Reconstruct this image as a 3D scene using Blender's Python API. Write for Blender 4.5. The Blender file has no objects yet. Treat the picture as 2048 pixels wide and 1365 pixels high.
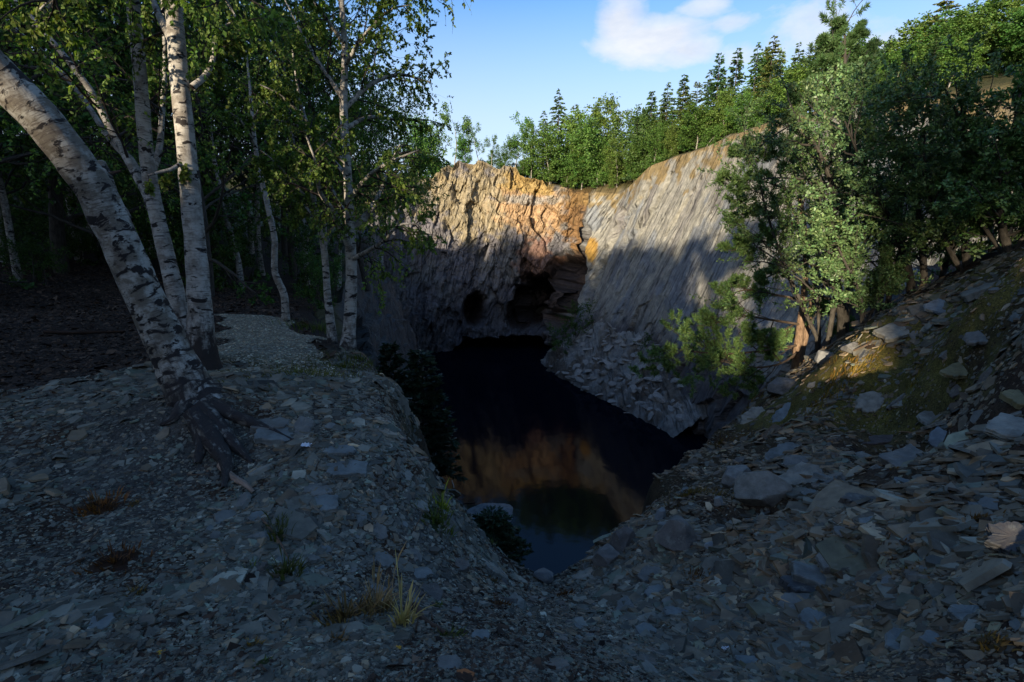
import bpy, bmesh, math
import numpy as np
from mathutils import Vector, Matrix
C = bpy.context.scene
col = C.collection
R = np.random.default_rng(11)
rad = math.radians

# ------------------------------------------------------------------ camera geometry
F = 967.0
EYE = np.array([0.0, 0.0, 1.65])
PITCH = rad(12)
CP, SP = math.cos(PITCH), math.sin(PITCH)
def at(px, py, Y):
    """a point of the place: the ray of a photograph pixel, followed to Y metres ahead"""
    u = (px - 1024) / F; v = (py - 682.5) / F
    d = np.array([u, CP - v * SP, -SP - v * CP])
    return EYE + d * (Y / d[1])
def proj(P):
    q = P - EYE
    zc = q[:, 1] * CP - q[:, 2] * SP
    yc = -q[:, 1] * SP - q[:, 2] * CP
    zc = np.where(zc < .1, .1, zc)
    return 1024 + F * q[:, 0] / zc, 682.5 + F * yc / zc
SUN_EL = rad(10)
SUN_XY = np.array([-.47, -.8827])
SUN = np.array([SUN_XY[0] * math.cos(SUN_EL), SUN_XY[1] * math.cos(SUN_EL), math.sin(SUN_EL)])

# ------------------------------------------------------------------ noise
def _h(ix, iy, iz, s=0):
    n = (ix.astype(np.int64) * 374761393 + iy.astype(np.int64) * 668265263 + iz.astype(np.int64) * 2147483647 + s * 974634777)
    n = (n ^ (n >> 13)) * 1274126177
    n = n & 0x7fffffff
    n = (n ^ (n >> 16)) * 668265263
    return ((n & 0xffffff) / float(0xffffff))
def vnoise(p, s=0):
    p = np.asarray(p, float)
    i = np.floor(p); f = p - i
    f = f * f * f * (f * (f * 6 - 15) + 10)
    i = i.astype(np.int64); x, y, z = i[:, 0], i[:, 1], i[:, 2]
    r = 0
    for dx in (0, 1):
        wx = f[:, 0] if dx else 1 - f[:, 0]
        for dy in (0, 1):
            wy = f[:, 1] if dy else 1 - f[:, 1]
            for dz in (0, 1):
                wz = f[:, 2] if dz else 1 - f[:, 2]
                r = r + wx * wy * wz * _h(x + dx, y + dy, z + dz, s)
    return r * 2 - 1
def fbm(p, o=4, s=0, g=.5):
    p = np.asarray(p, float); r = 0; a = 1.; t = 0
    for k in range(o):
        r = r + a * vnoise(p * 2 ** k + 17.3 * k, s + k); t += a; a *= g
    return r / t
def cells(a, b, s=0, sq=False):
    """worley: per point the hash of its cell, two more hashes and the offset from its seed"""
    ia, ib = np.floor(a), np.floor(b)
    best = np.full(a.shape, 1e9); second = best.copy()
    hid = np.zeros_like(a); h2 = hid.copy(); oa = hid.copy(); ob = hid.copy()
    for i in (-1, 0, 1):
        for j in (-1, 0, 1):
            ca, cb = ia + i, ib + j
            z = np.zeros(ca.shape, np.int64)
            sa = ca + .1 + .8 * _h(ca.astype(np.int64), cb.astype(np.int64), z, s)
            sb = cb + .1 + .8 * _h(ca.astype(np.int64), cb.astype(np.int64), z + 1, s)
            d = np.maximum(np.abs(a - sa), np.abs(b - sb)) ** 2 if sq else (a - sa) ** 2 + (b - sb) ** 2
            m = d < best
            second = np.where(m, best, np.minimum(second, d))
            best = np.where(m, d, best)
            hid = np.where(m, _h(ca.astype(np.int64), cb.astype(np.int64), z + 2, s), hid)
            h2 = np.where(m, _h(ca.astype(np.int64), cb.astype(np.int64), z + 3, s), h2)
            oa = np.where(m, a - sa, oa); ob = np.where(m, b - sb, ob)
    return hid, h2, oa, ob, np.sqrt(second) - np.sqrt(best)
def sstep(a, b, x):
    t = np.clip((x - a) / (b - a), 0, 1)
    return t * t * (3 - 2 * t)

# ------------------------------------------------------------------ mesh helpers
class MB:
    def __init__(s):
        s.V = []; s.Q = []; s.T = []; s.C = []; s.U = []; s.n = 0
    def add(s, V, Q=None, T=None, c=None, uv=None):
        V = np.asarray(V, float).reshape(-1, 3)
        s.V.append(V)
        if Q is not None and len(Q): s.Q.append(np.asarray(Q, np.int64) + s.n)
        if T is not None and len(T): s.T.append(np.asarray(T, np.int64) + s.n)
        c = np.ones(3) if c is None else np.asarray(c, float)
        if c.ndim == 1: c = np.tile(c, (len(V), 1))
        s.C.append(c)
        s.U.append(np.zeros((len(V), 2)) if uv is None else np.asarray(uv, float))
        s.n += len(V)
        return s
    def build(s, name, mat, parent=None, smooth=False, xf=None):
        V = np.concatenate(s.V); Cc = np.concatenate(s.C); U = np.concatenate(s.U)
        if xf is not None: V = V - xf
        Q = np.concatenate(s.Q) if s.Q else np.zeros((0, 4), np.int64)
        T = np.concatenate(s.T) if s.T else np.zeros((0, 3), np.int64)
        me = bpy.data.meshes.new(name)
        me.vertices.add(len(V)); me.vertices.foreach_set('co', V.astype(np.float32).ravel())
        loops = np.concatenate([Q.ravel(), T.ravel()]).astype(np.int32)
        me.loops.add(len(loops)); me.loops.foreach_set('vertex_index', loops)
        st = np.concatenate([np.arange(len(Q)) * 4, len(Q) * 4 + np.arange(len(T)) * 3]).astype(np.int32)
        me.polygons.add(len(st)); me.polygons.foreach_set('loop_start', st)
        a = me.color_attributes.new('Col', 'FLOAT_COLOR', 'POINT')
        a.data.foreach_set('color', np.concatenate([Cc, np.ones((len(Cc), 1))], 1).astype(np.float32).ravel())
        uvl = me.uv_layers.new(name='UVMap')
        uvl.data.foreach_set('uv', U[loops].astype(np.float32).ravel())
        me.update(calc_edges=True); me.validate()
        me.polygons.foreach_set('use_smooth', np.full(len(st), smooth))
        me.materials.append(mat)
        o = bpy.data.objects.new(name, me); col.objects.link(o)
        if parent is not None: o.parent = parent
        return o
def tag(o, label=None, cat=None, group=None, kind=None):
    if label: o['label'] = label
    if cat: o['category'] = cat
    if group: o['group'] = group
    if kind: o['kind'] = kind
    return o
def thing(name, loc, label, cat, group=None):
    o = bpy.data.objects.new(name, None); col.objects.link(o)
    o.location = loc; o.empty_display_size = .2
    return tag(o, label, cat, group)
def dup(root, loc, rz=0, sc=1., label=None, group=None):
    r = root.copy(); col.objects.link(r)
    r.location = loc; r.rotation_euler = (0, 0, rz)
    r.scale = (sc, sc, sc) if np.isscalar(sc) else sc
    if label: r['label'] = label
    if group: r['group'] = group
    for ch in root.children:
        c = ch.copy(); col.objects.link(c); c.parent = r
    return r
def grid_quads(n, m):
    i, j = np.meshgrid(np.arange(n - 1), np.arange(m - 1), indexing='ij')
    a = (i * m + j).ravel()
    return np.stack([a, a + m, a + m + 1, a + 1], 1)
def nrm(v):
    v = np.asarray(v, float)
    return v / (np.linalg.norm(v) + 1e-9)
def tube(mb, P, r, sides=8, c=None, rough=0, seed=0, wob=0, cap=True):
    P = np.asarray(P, float); r = np.asarray(r, float)
    n = len(P)
    tg = np.gradient(P, axis=0); tg /= np.linalg.norm(tg, axis=1)[:, None] + 1e-9
    ref = np.array([1., 0, 0]) if abs(tg[0][0]) < .8 else np.array([0, 1., 0])
    A = np.zeros((n, 3)); B = np.zeros((n, 3))
    a = nrm(np.cross(tg[0], ref))
    for k in range(n):
        a = a - tg[k] * a.dot(tg[k]); a = nrm(a); A[k] = a; B[k] = np.cross(tg[k], a)
    th = np.linspace(0, 2 * math.pi, sides + 1)
    L = np.concatenate([[0], np.cumsum(np.linalg.norm(np.diff(P, axis=0), axis=1))])
    rr = np.repeat(r[:, None], sides + 1, 1)
    if rough:
        q = np.stack([np.cos(th)[None, :] * rr * 9 / max(r[0], .02) * .15, np.sin(th)[None, :] * rr * 9 / max(r[0], .02) * .15,
                      np.repeat(L[:, None], sides + 1, 1) * 5], -1).reshape(-1, 3) + seed
        rr = rr * (1 + rough * fbm(q, 3).reshape(n, sides + 1))
    V = P[:, None, :] + rr[..., None] * (np.cos(th)[None, :, None] * A[:, None, :] + np.sin(th)[None, :, None] * B[:, None, :])
    uv = np.stack([th[None, :] * np.mean(r) + 0 * L[:, None], np.repeat(L[:, None], sides + 1, 1) + seed], -1)
    mb.add(V.reshape(-1, 3), Q=grid_quads(n, sides + 1), c=c, uv=uv.reshape(-1, 2))
def resample(P, n, r=None):
    """smooth path through the points"""
    P = np.asarray(P, float)
    t = np.concatenate([[0], np.cumsum(np.linalg.norm(np.diff(P, axis=0), axis=1))]); t /= t[-1]
    m = len(P)
    tt = np.linspace(0, 1, n)
    Ta = np.zeros_like(P)
    for k in range(m):
        a, b = max(0, k - 1), min(m - 1, k + 1)
        Ta[k] = (P[b] - P[a]) / (t[b] - t[a])
    i = np.clip(np.searchsorted(t, tt, 'right') - 1, 0, m - 2)
    h = (t[i + 1] - t[i]); s = ((tt - t[i]) / h)[:, None]; h = h[:, None]
    out = (2 * s**3 - 3 * s**2 + 1) * P[i] + (s**3 - 2 * s**2 + s) * h * Ta[i] + (-2 * s**3 + 3 * s**2) * P[i + 1] + (s**3 - s**2) * h * Ta[i + 1]
    if r is not None: return out, np.interp(tt, t, r)
    return out

# ------------------------------------------------------------------ materials
def newmat(name):
    m = bpy.data.materials.new(name); m.use_nodes = True
    nt = m.node_tree
    for n in list(nt.nodes): nt.nodes.remove(n)
    return m, nt
class NB:
    def __init__(s, nt): s.nt = nt
    def n(s, t, **kw):
        x = s.nt.nodes.new(t)
        ins = kw.pop('i', {})
        for k, v in kw.items(): setattr(x, k, v)
        for k, v in ins.items():
            if isinstance(v, bpy.types.NodeSocket): s.nt.links.new(v, x.inputs[k])
            else: x.inputs[k].default_value = v
        return x
    def math(s, op, a, b=0., clamp=False):
        x = s.n('ShaderNodeMath', operation=op, use_clamp=clamp, i={0: a, 1: b}); return x.outputs[0]
    def mix(s, f, a, b, blend='MIX'):
        x = s.n('ShaderNodeMix', data_type='RGBA', blend_type=blend)
        for k, v in ((0, f), (6, a), (7, b)):
            if isinstance(v, bpy.types.NodeSocket): s.nt.links.new(v, x.inputs[k])
            else: x.inputs[k].default_value = v if k == 0 else (*v, 1)
        return x.outputs[2]
    def ramp(s, f, stops):
        x = s.n('ShaderNodeValToRGB', i={0: f}); e = x.color_ramp.elements
        while len(e) < len(stops): e.new(.5)
        for k, (p, c) in enumerate(stops):
            e[k].position = p; e[k].color = (*c, 1) if len(c) == 3 else c
        return x.outputs[0]
    def noise(s, vec, scale, detail=4, rough=.55, dist=0):
        x = s.n('ShaderNodeTexNoise', i={'Vector': vec, 'Scale': scale, 'Detail': detail, 'Roughness': rough, 'Distortion': dist}); return x.outputs[0]
    def mapping(s, vec, scale=(1, 1, 1), rot=(0, 0, 0)):
        return s.n('ShaderNodeMapping', i={0: vec, 2: rot, 3: scale}).outputs[0]
    def out(s, sh): s.n('ShaderNodeOutputMaterial', i={0: sh})
def bw(a): return (a, a, a)

def leaf_material(name, base, trans=.35, rough=.55, spec=.25):
    m, nt = newmat(name); b = NB(nt)
    at_ = b.n('ShaderNodeAttribute', attribute_name='Col').outputs[0]
    oi = b.n('ShaderNodeObjectInfo').outputs['Random']
    c = b.mix(1., at_, base, 'MULTIPLY')
    hs = b.n('ShaderNodeHueSaturation', i={'Hue': b.math('ADD', .485, b.math('MULTIPLY', oi, .03)), 'Saturation': 1., 'Value': b.math('ADD', .8, b.math('MULTIPLY', oi, .4)), 'Color': c}).outputs[0]
    p = b.n('ShaderNodeBsdfPrincipled', i={'Base Color': hs, 'Roughness': rough, 'Specular IOR Level': spec})
    tcol = b.mix(1., hs, (1.15, 1.25, .55), 'MULTIPLY')
    t = b.n('ShaderNodeBsdfTranslucent', i={0: tcol})
    b.out(b.n('ShaderNodeMixShader', i={0: trans, 1: p.outputs[0], 2: t.outputs[0]}).outputs[0])
    return m

def birch_material(name, white=(.45, .425, .37), dark=.5, sc=0., fl=(.17, .145, .115)):
    m, nt = newmat(name); b = NB(nt)
    uv = b.n('ShaderNodeUVMap', uv_map='UVMap').outputs[0]
    atc = b.n('ShaderNodeAttribute', attribute_name='Col')
    sep = b.n('ShaderNodeSeparateColor', i={0: atc.outputs[0]})
    darkness = sep.outputs[0]      # 1 near the rooty base and on old limbs
    pos = b.n('ShaderNodeTexCoord').outputs['Object']
    w = b.noise(b.mapping(uv, (3, 5, 1)), 2., 5)
    # thin lenticel dashes round the trunk
    d1 = b.noise(b.mapping(uv, (9, 75, 1)), 1., 3, .6)
    lf = b.math('MULTIPLY', b.math('SUBTRACT', b.noise(pos, 2.3, 3, .5), .5), .34)
    d1 = b.math('ADD', d1, lf)
    dash = b.ramp(d1, [(.56, bw(0)), (.63, bw(1))])
    # black diamonds and scars
    d2 = b.noise(b.mapping(uv, (6.5, 13, 1)), 1., 4, .62, .6)
    d2 = b.math('ADD', d2, b.math('MULTIPLY', lf, -.8))
    scar = b.ramp(d2, [(.57 - sc, bw(0)), (.62 - sc, bw(1))])
    # flaking grey patches
    d3 = b.noise(pos, 7., 6, .65)
    c = b.mix(b.ramp(w, [(.3, bw(0)), (.7, bw(1))]), white, (white[0] * .72, white[1] * .69, white[2] * .66))
    c = b.mix(b.ramp(d3, [(.46 - sc, bw(0)), (.6 - sc, bw(.85))]), c, fl)
    c = b.mix(b.math('MULTIPLY', dash, .72), c, (.09, .07, .055))
    c = b.mix(scar, c, (.022, .018, .016))
    rg = b.noise(b.mapping(uv, (22, 7, 1)), 1., 6, .65)
    thr = b.math('SUBTRACT', b.math('ADD', rg, b.math('MULTIPLY', darkness, .8)), .62)
    rk = b.ramp(b.math('MULTIPLY', thr, 5., True), [(0, bw(0)), (1, bw(1))])
    c = b.mix(rk, c, (.035, .028, .024))
    h = b.math('SUBTRACT', b.math('MULTIPLY', rg, .6), b.math('ADD', b.math('MULTIPLY', scar, .6), b.math('MULTIPLY', rk, .8)))
    bp = b.n('ShaderNodeBump', i={'Strength': .6, 'Distance': .012, 'Height': h})
    p = b.n('ShaderNodeBsdfPrincipled', i={'Base Color': c, 'Roughness': .75, 'Normal': bp.outputs[0], 'Specular IOR Level': .2})
    b.out(p.outputs[0]); return m

def bark_material(name, c1, c2):
    m, nt = newmat(name); b = NB(nt)
    uv = b.n('ShaderNodeUVMap', uv_map='UVMap').outputs[0]
    n = b.noise(b.mapping(uv, (28, 5, 1)), 1., 6, .65)
    c = b.mix(b.ramp(n, [(.35, bw(0)), (.65, bw(1))]), c1, c2)
    at_ = b.n('ShaderNodeAttribute', attribute_name='Col').outputs[0]
    c = b.mix(1., c, at_, 'MULTIPLY')
    bp = b.n('ShaderNodeBump', i={'Strength': .7, 'Distance': .02, 'Height': n})
    b.out(b.n('ShaderNodeBsdfPrincipled', i={'Base Color': c, 'Roughness': .85, 'Normal': bp.outputs[0], 'Specular IOR Level': .2}).outputs[0]); return m

def slate_material(name, bumpd=.006, lichen=.25, rough=.62):
    m, nt = newmat(name); b = NB(nt)
    at_ = b.n('ShaderNodeAttribute', attribute_name='Col').outputs[0]
    pos = b.n('ShaderNodeNewGeometry').outputs['Position']
    n1 = b.noise(pos, 9., 6, .6); n2 = b.noise(pos, 55., 4, .6)
    c = b.mix(1., at_, b.ramp(n1, [(.3, bw(.6)), (.7, bw(1.25))]), 'MULTIPLY')
    c = b.mix(b.math('MULTIPLY', b.ramp(b.noise(pos, 14., 5, .7), [(.56, bw(0)), (.66, bw(1))]), lichen), c, (.26, .25, .2))
    c = b.mix(b.math('MULTIPLY', b.ramp(b.noise(pos, 4., 5, .7), [(.52, bw(0)), (.7, bw(1))]), .5), c, (.075, .05, .032))
    bp = b.n('ShaderNodeBump', i={'Strength': .5, 'Distance': bumpd, 'Height': b.math('ADD', n1, b.math('MULTIPLY', n2, .4))})
    b.out(b.n('ShaderNodeBsdfPrincipled', i={'Base Color': c, 'Roughness': rough, 'Normal': bp.outputs[0], 'Specular IOR Level': .35}).outputs[0]); return m

def ground_material():
    m, nt = newmat('earth_and_scree'); b = NB(nt)
    at_ = b.n('ShaderNodeAttribute', attribute_name='Col').outputs[0]
    pos = b.n('ShaderNodeNewGeometry').outputs['Position']
    v = b.n('ShaderNodeTexVoronoi', i={'Vector': pos, 'Scale': 38.})
    v2 = b.n('ShaderNodeTexVoronoi', i={'Vector': pos, 'Scale': 95.})
    n1 = b.noise(pos, 2.2, 6, .65); n2 = b.noise(pos, 30., 5, .65)
    sv = b.n('ShaderNodeSeparateColor', i={0: v.outputs['Color']}).outputs[0]
    sv2 = b.n('ShaderNodeSeparateColor', i={0: v2.outputs['Color']}).outputs[1]
    c = b.mix(1., at_, b.ramp(b.math('ADD', b.math('MULTIPLY', sv, .5), b.math('MULTIPLY', sv2, .5)), [(0, bw(.35)), (1, bw(1.65))]), 'MULTIPLY')
    c = b.mix(1., c, b.ramp(n1, [(.3, bw(.55)), (.7, bw(1.4))]), 'MULTIPLY')
    h = b.math('ADD', b.math('MULTIPLY', sv, .5), b.math('ADD', b.math('MULTIPLY', sv2, .3), b.math('MULTIPLY', n2, .8)))
    bp = b.n('ShaderNodeBump', i={'Strength': .9, 'Distance': .018, 'Height': h})
    b.out(b.n('ShaderNodeBsdfPrincipled', i={'Base Color': c, 'Roughness': .9, 'Normal': bp.outputs[0], 'Specular IOR Level': .15}).outputs[0]); return m

def cliff_material():
    m, nt = newmat('quarried_slate'); b = NB(nt)
    at_ = b.n('ShaderNodeAttribute', attribute_name='Col').outputs[0]
    uv = b.n('ShaderNodeUVMap', uv_map='UVMap').outputs[0]     # metres along the wall and up the dip
    pos = b.n('ShaderNodeNewGeometry').outputs['Position']
    st = b.noise(b.mapping(uv, (1.3, .09, 1)), 1., 7, .62)
    st2 = b.noise(b.mapping(uv, (6., .35, 1)), 1., 8, .7)
    n2 = b.noise(pos, .9, 7, .65)
    c = b.mix(1., at_, b.ramp(st, [(.3, (.84, .84, .86)), (.5, (1, 1, 1)), (.7, (1.14, 1.12, 1.07))]), 'MULTIPLY')
    c = b.mix(1., c, b.ramp(st2, [(.3, bw(.7)), (.7, bw(1.25))]), 'MULTIPLY')
    c = b.mix(1., c, b.ramp(n2, [(.3, bw(.65)), (.7, bw(1.3))]), 'MULTIPLY')
    ck = b.math('ABSOLUTE', b.math('SUBTRACT', b.noise(b.mapping(uv, (.9, .045, 1)), 1., 5, .6, .3), .5))
    ckl = b.ramp(ck, [(.0, bw(1)), (.012, bw(0))])
    c = b.mix(b.math('MULTIPLY', ckl, .55), c, (.03, .026, .022))
    h = b.math('SUBTRACT', b.math('ADD', b.math('MULTIPLY', st2, .16), b.math('MULTIPLY', b.noise(pos, 2.5, 8, .7), .9)), ckl)
    bp = b.n('ShaderNodeBump', i={'Strength': 1., 'Distance': .35, 'Height': h})
    b.out(b.n('ShaderNodeBsdfPrincipled', i={'Base Color': c, 'Roughness': .8, 'Normal': bp.outputs[0], 'Specular IOR Level': .2}).outputs[0]); return m

def water_material():
    m, nt = newmat('still_water'); b = NB(nt)
    pos = b.n('ShaderNodeNewGeometry').outputs['Position']
    h = b.noise(pos, .55, 4, .5)
    bp = b.n('ShaderNodeBump', i={'Strength': .1, 'Distance': .12, 'Height': h})
    fr = b.n('ShaderNodeFresnel', i={'IOR': 1.08, 'Normal': bp.outputs[0]}).outputs[0]
    fr = b.math('ADD', b.math('MULTIPLY', fr, .12), .028)
    df = b.n('ShaderNodeBsdfDiffuse', i={0: (.002, .0035, .008, 1)}); gl = b.n('ShaderNodeBsdfGlossy', i={'Color': (.9, .95, 1, 1), 'Roughness': .07, 'Normal': bp.outputs[0]})
    b.out(b.n('ShaderNodeMixShader', i={0: fr, 1: df.outputs[0], 2: gl.outputs[0]}).outputs[0]); return m
def plain(name, c, rough=.8):
    m, nt = newmat(name); b = NB(nt)
    pos = b.n('ShaderNodeNewGeometry').outputs['Position']
    at_ = b.n('ShaderNodeAttribute', attribute_name='Col').outputs[0]
    cc = b.mix(1., b.mix(b.noise(pos, 12., 4), tuple(x * .6 for x in c), tuple(min(1, x * 1.3) for x in c)), at_, 'MULTIPLY')
    b.out(b.n('ShaderNodeBsdfPrincipled', i={'Base Color': cc, 'Roughness': rough, 'Specular IOR Level': .2}).outputs[0]); return m

M = dict(
    ground=ground_material(), cliff=cliff_material(), water=water_material(),
    slate=slate_material('loose_slate'), slab=slate_material('slate_slab', .012, .35), boulder=slate_material('weathered_boulder', .03, .5, .8),
    birch=birch_material('birch_bark'), oldbirch=birch_material('old_birch_bark', (.42, .4, .34), .5, .045, (.12, .095, .065)), bark=bark_material('grey_brown_bark', (.03, .026, .02), (.09, .078, .062)),
    pinebark=bark_material('orange_pine_bark', (.1, .06, .035), (.27, .18, .11)),
    birch_leaf=leaf_material('birch_leaf', (.15, .22, .048), .48), oak_leaf=leaf_material('oak_leaf', (.115, .175, .065), .25, .42, .32),
    far_leaf=leaf_material('woodland_leaf', (.085, .15, .03), .3), needle=leaf_material('conifer_needle', (.05, .095, .03), .2),
    pine_needle=leaf_material('pine_needle', (.13, .2, .06), .25), dark_needle=leaf_material('dark_needle', (.022, .035, .016), .15),
    larch=leaf_material('larch_needle', (.12, .15, .035), .3), grass=leaf_material('dry_grass', (.3, .21, .09), .3),
    green_grass=leaf_material('rough_grass', (.1, .12, .035), .3), heather=leaf_material('bracken', (.2, .14, .03), .3),
    root=bark_material('bare_root', (.1, .07, .05), (.24, .18, .14)), paper=plain('litter', (.7, .72, .75)), autumn=plain('autumn_leaf', (.55, .3, .04)),
    duff=slate_material('dead_leaves', .004, 0., .9), drift=bark_material('bleached_wood', (.3, .25, .2), (.5, .44, .38)),
)

# ================================================================== TERRAIN
CTRL_PX = [  # (px, py, metres ahead) on the visible ground
 (100,1000,2.85),(100,750,5.75),(100,620,11),(390,800,4.25),(480,900,3.6),(400,720,6.1),(550,640,10),(600,740,6),(700,700,7.5),
 (770,780,5.5),(800,860,4.2),(850,930,3.9),(880,980,3.8),(940,1060,3.8),(1000,1120,3.9),(1110,1160,4.0),(1220,1110,4.2),(1260,1050,5),
 (1330,1000,6),(1400,900,9),(1480,830,12),(1580,760,15),(1620,710,17),(1110,1300,2),(900,1200,2.6),(700,1100,2.7),
 (550,1000,3),(1400,1150,3.3),(1400,1000,5),(1550,1000,4.5),(1550,900,7),(1700,900,5.6),(1900,900,4.3),(2040,900,3.5),(2040,700,5.2),
 (1900,700,7),(1800,700,8.6),(1750,640,13),(1850,580,12),(1950,530,10),(2048,490,9),(1700,1200,2.4),(2040,1300,1.55),(2040,1100,2),
 (1700,830,7.8),(1700,760,8.8),(1700,690,9.6),(1850,830,6.8),(1850,905,5.5),(1760,870,6.2),(1800,800,7.6),(1640,800,9.2),(1640,730,10.6),(0,1300,1.6),(1024,1365,1.5),(300,1200,2)]
CTRL = [at(*c) for c in CTRL_PX] + [np.array(c, float) for c in [
 (0,0,.05),(-1.5,.3,.05),(1.6,.3,.35),(0,-4,.3),(-6,-3,.3),(6,-3,1.6),(6,2.5,1.2),(10,3,2.4),(16,6,2.8),(14,12,1.3),(13,19,-.8),(18,17,1.2),(30,16,4),(44,14,12),(60,12,15),
 (-10,8,.25),(-14,3,.6),(-16,16,1.0),(-10,15,.2),(-6,12,-.05),(-12,24,.6),(-24,20,3),(-34,30,6),(-22,44,3),(-40,60,9),(-32,80,3),(-38,102,5.5),(-24,80,2.5),(-31,101,5),
(-12,120,16),(0,122,16),(12,122,14),(25,118,17),(40,100,19),(48,82,20),(58,64,21),(60,45,20),(80,60,27),(70,100,26),(40,140,24),(0,180,20),(-60,150,22),
 (100,20,24),(120,90,36),(100,160,36),(0,320,30),(-200,200,40),(200,200,50),(-100,40,18),(-60,0,8),(60,-30,10),(0,-60,7),(-20,-38,7),(-40,-20,6.5),(20,-50,7),(-150,-100,10),(150,-100,12),(0,-300,10),(-300,0,22),(300,0,30),(-34,-64,7),(-70,-60,7),(-14,-22,2.5),(8,-20,2.2)]]
RIM = [('w',-3.4,10.5),('w',-5,14),('w',-7,20),('w',-11,35),('w',-16,54),('w',-24,80,2.5),('w',-31,101,5.),(828,372,112),(900,330,113.5),(960,323,114.5),(1010,335,114),(1060,348,114),(1120,375,113),(1165,395,111.5),(1190,385,109),(1240,388,104),(1262,370,99),
 (1300,333,92),(1350,315,86),(1400,300,80),(1450,278,74),(1520,252,67),(1600,235,60),(1700,220,53),(1850,200,46),(2048,180,38),('w',50,16)]
BASE = [(0,13),(-2,17),(-4,22),(-6.5,35),(-9.5,54),(-15,77),(-24,98),(-20.5,104),(-14.5,107),(-9,108),(-3,109.5),(2,110),(5.5,109),(7.5,107.5),(8.8,105),(11,100),(13.2,95),
 (16,89.5),(18.5,83),(21,76.5),(22.5,69.5),(23.8,61.5),(25,55.8),(28,46),(33,36),(40,27),(46,19)]
rim = []
for q in RIM:
    if q[0] == 'w': rim.append((q[1], q[2], q[3] if len(q) > 3 else np.nan))
    else:
        p = at(*q); rim.append(tuple(p))
rim = np.array(rim)
for p in rim[7:-1]: CTRL.append(p + np.array([0, 0, 0.]))
CTRL = np.array(CTRL)
def _phi(d2): return np.sqrt(d2 + .5)
_K = _phi(((CTRL[:, None, :2] - CTRL[None, :, :2]) ** 2).sum(-1))
_n = len(CTRL); _A = np.zeros((_n + 3, _n + 3)); _A[:_n, :_n] = _K - np.eye(_n) * .0
_A[:_n, _n] = 1; _A[:_n, _n+1:] = CTRL[:, :2]; _A[_n, :_n] = 1; _A[_n+1:, :_n] = CTRL[:, :2].T
_w = np.linalg.solve(_A, np.concatenate([CTRL[:, 2], np.zeros(3)]))
def H0(xy):
    xy = np.asarray(xy, float); out = np.empty(len(xy))
    for s in range(0, len(xy), 40000):
        q = xy[s:s + 40000]
        out[s:s + 40000] = _phi(((q[:, None] - CTRL[None, :, :2]) ** 2).sum(-1)) @ _w[:_n] + _w[_n] + q @ _w[_n+1:]
    return out
rim[np.isnan(rim[:, 2]), 2] = H0(rim[np.isnan(rim[:, 2])][:, :2])
# plan outline of the pit (near lip, then clockwise along the far rim set a little back)
LIP = [(700,705,7.6),(745,745,6.4),(772,785,5.5),(802,862,4.25),(850,930,3.92),(885,985,3.85),(945,1062,3.85),(1005,1122,3.95),(1060,1150,4.0),(1090,1140,4.05),(1110,1165,4.0),(1130,1142,4.1),(1215,1112,4.25),(1260,1050,5),
 (1330,1000,6.05),(1402,900,9.1),(1482,832,12.1),(1582,762,15.1),(1622,712,17.1)]
lip = np.array([at(*q)[:2] for q in LIP])
cen = np.array([4., 60.])
far = rim[1:, :2].copy()
d = far - cen; far = far + d / np.linalg.norm(d, axis=1)[:, None] * np.where((np.arange(len(far)) > 4) & (np.arange(len(far)) < 15), 17., 1.3)[:, None]
POLY = np.concatenate([lip, [[15, 19.5], [22, 18.5], [36, 16], [52, 12]], far[::-1]])
def sdist(xy):
    """distance to the pit outline, positive inside"""
    xy = np.asarray(xy, float); out = np.empty(len(xy))
    A = POLY; B = np.roll(POLY, -1, 0); e = B - A; L2 = (e ** 2).sum(1)
    for s in range(0, len(xy), 20000):
        q = xy[s:s + 20000][:, None]
        w = q - A; t = np.clip((w * e).sum(-1) / L2, 0, 1)
        dd = np.sqrt((((w - e * t[..., None])) ** 2).sum(-1)).min(1)
        c = ((A[:, 1] > q[..., 1]) != (B[:, 1] > q[..., 1])) & (q[..., 0] < (B[:, 0] - A[:, 0]) * (q[..., 1] - A[:, 1]) / np.where(B[:, 1] == A[:, 1], 1e-9, B[:, 1] - A[:, 1]) + A[:, 0])
        out[s:s + 20000] = np.where(c.sum(1) % 2 == 1, dd, -dd)
    return out
PATH = np.array([at(*q)[:2] for q in [(425,641,10),(560,633,10.4),(648,690,7.9),(690,722,6.7),(640,770,5.4),(480,765,5.6),(430,715,6.8)]])
def inpoly(xy, P):
    A = P; B = np.roll(P, -1, 0); q = xy[:, None]
    c = ((A[:, 1] > q[..., 1]) != (B[:, 1] > q[..., 1])) & (q[..., 0] < (B[:, 0] - A[:, 0]) * (q[..., 1] - A[:, 1]) / np.where(B[:, 1] == A[:, 1], 1e-9, B[:, 1] - A[:, 1]) + A[:, 0])
    return c.sum(1) % 2 == 1
def pathmask(xy):
    j = np.stack([fbm(np.c_[xy * 1.5, np.zeros(len(xy))], 3, 40), fbm(np.c_[xy * 1.5, np.ones(len(xy))], 3, 41)], 1) * .5
    return inpoly(xy + j, PATH)
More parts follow.
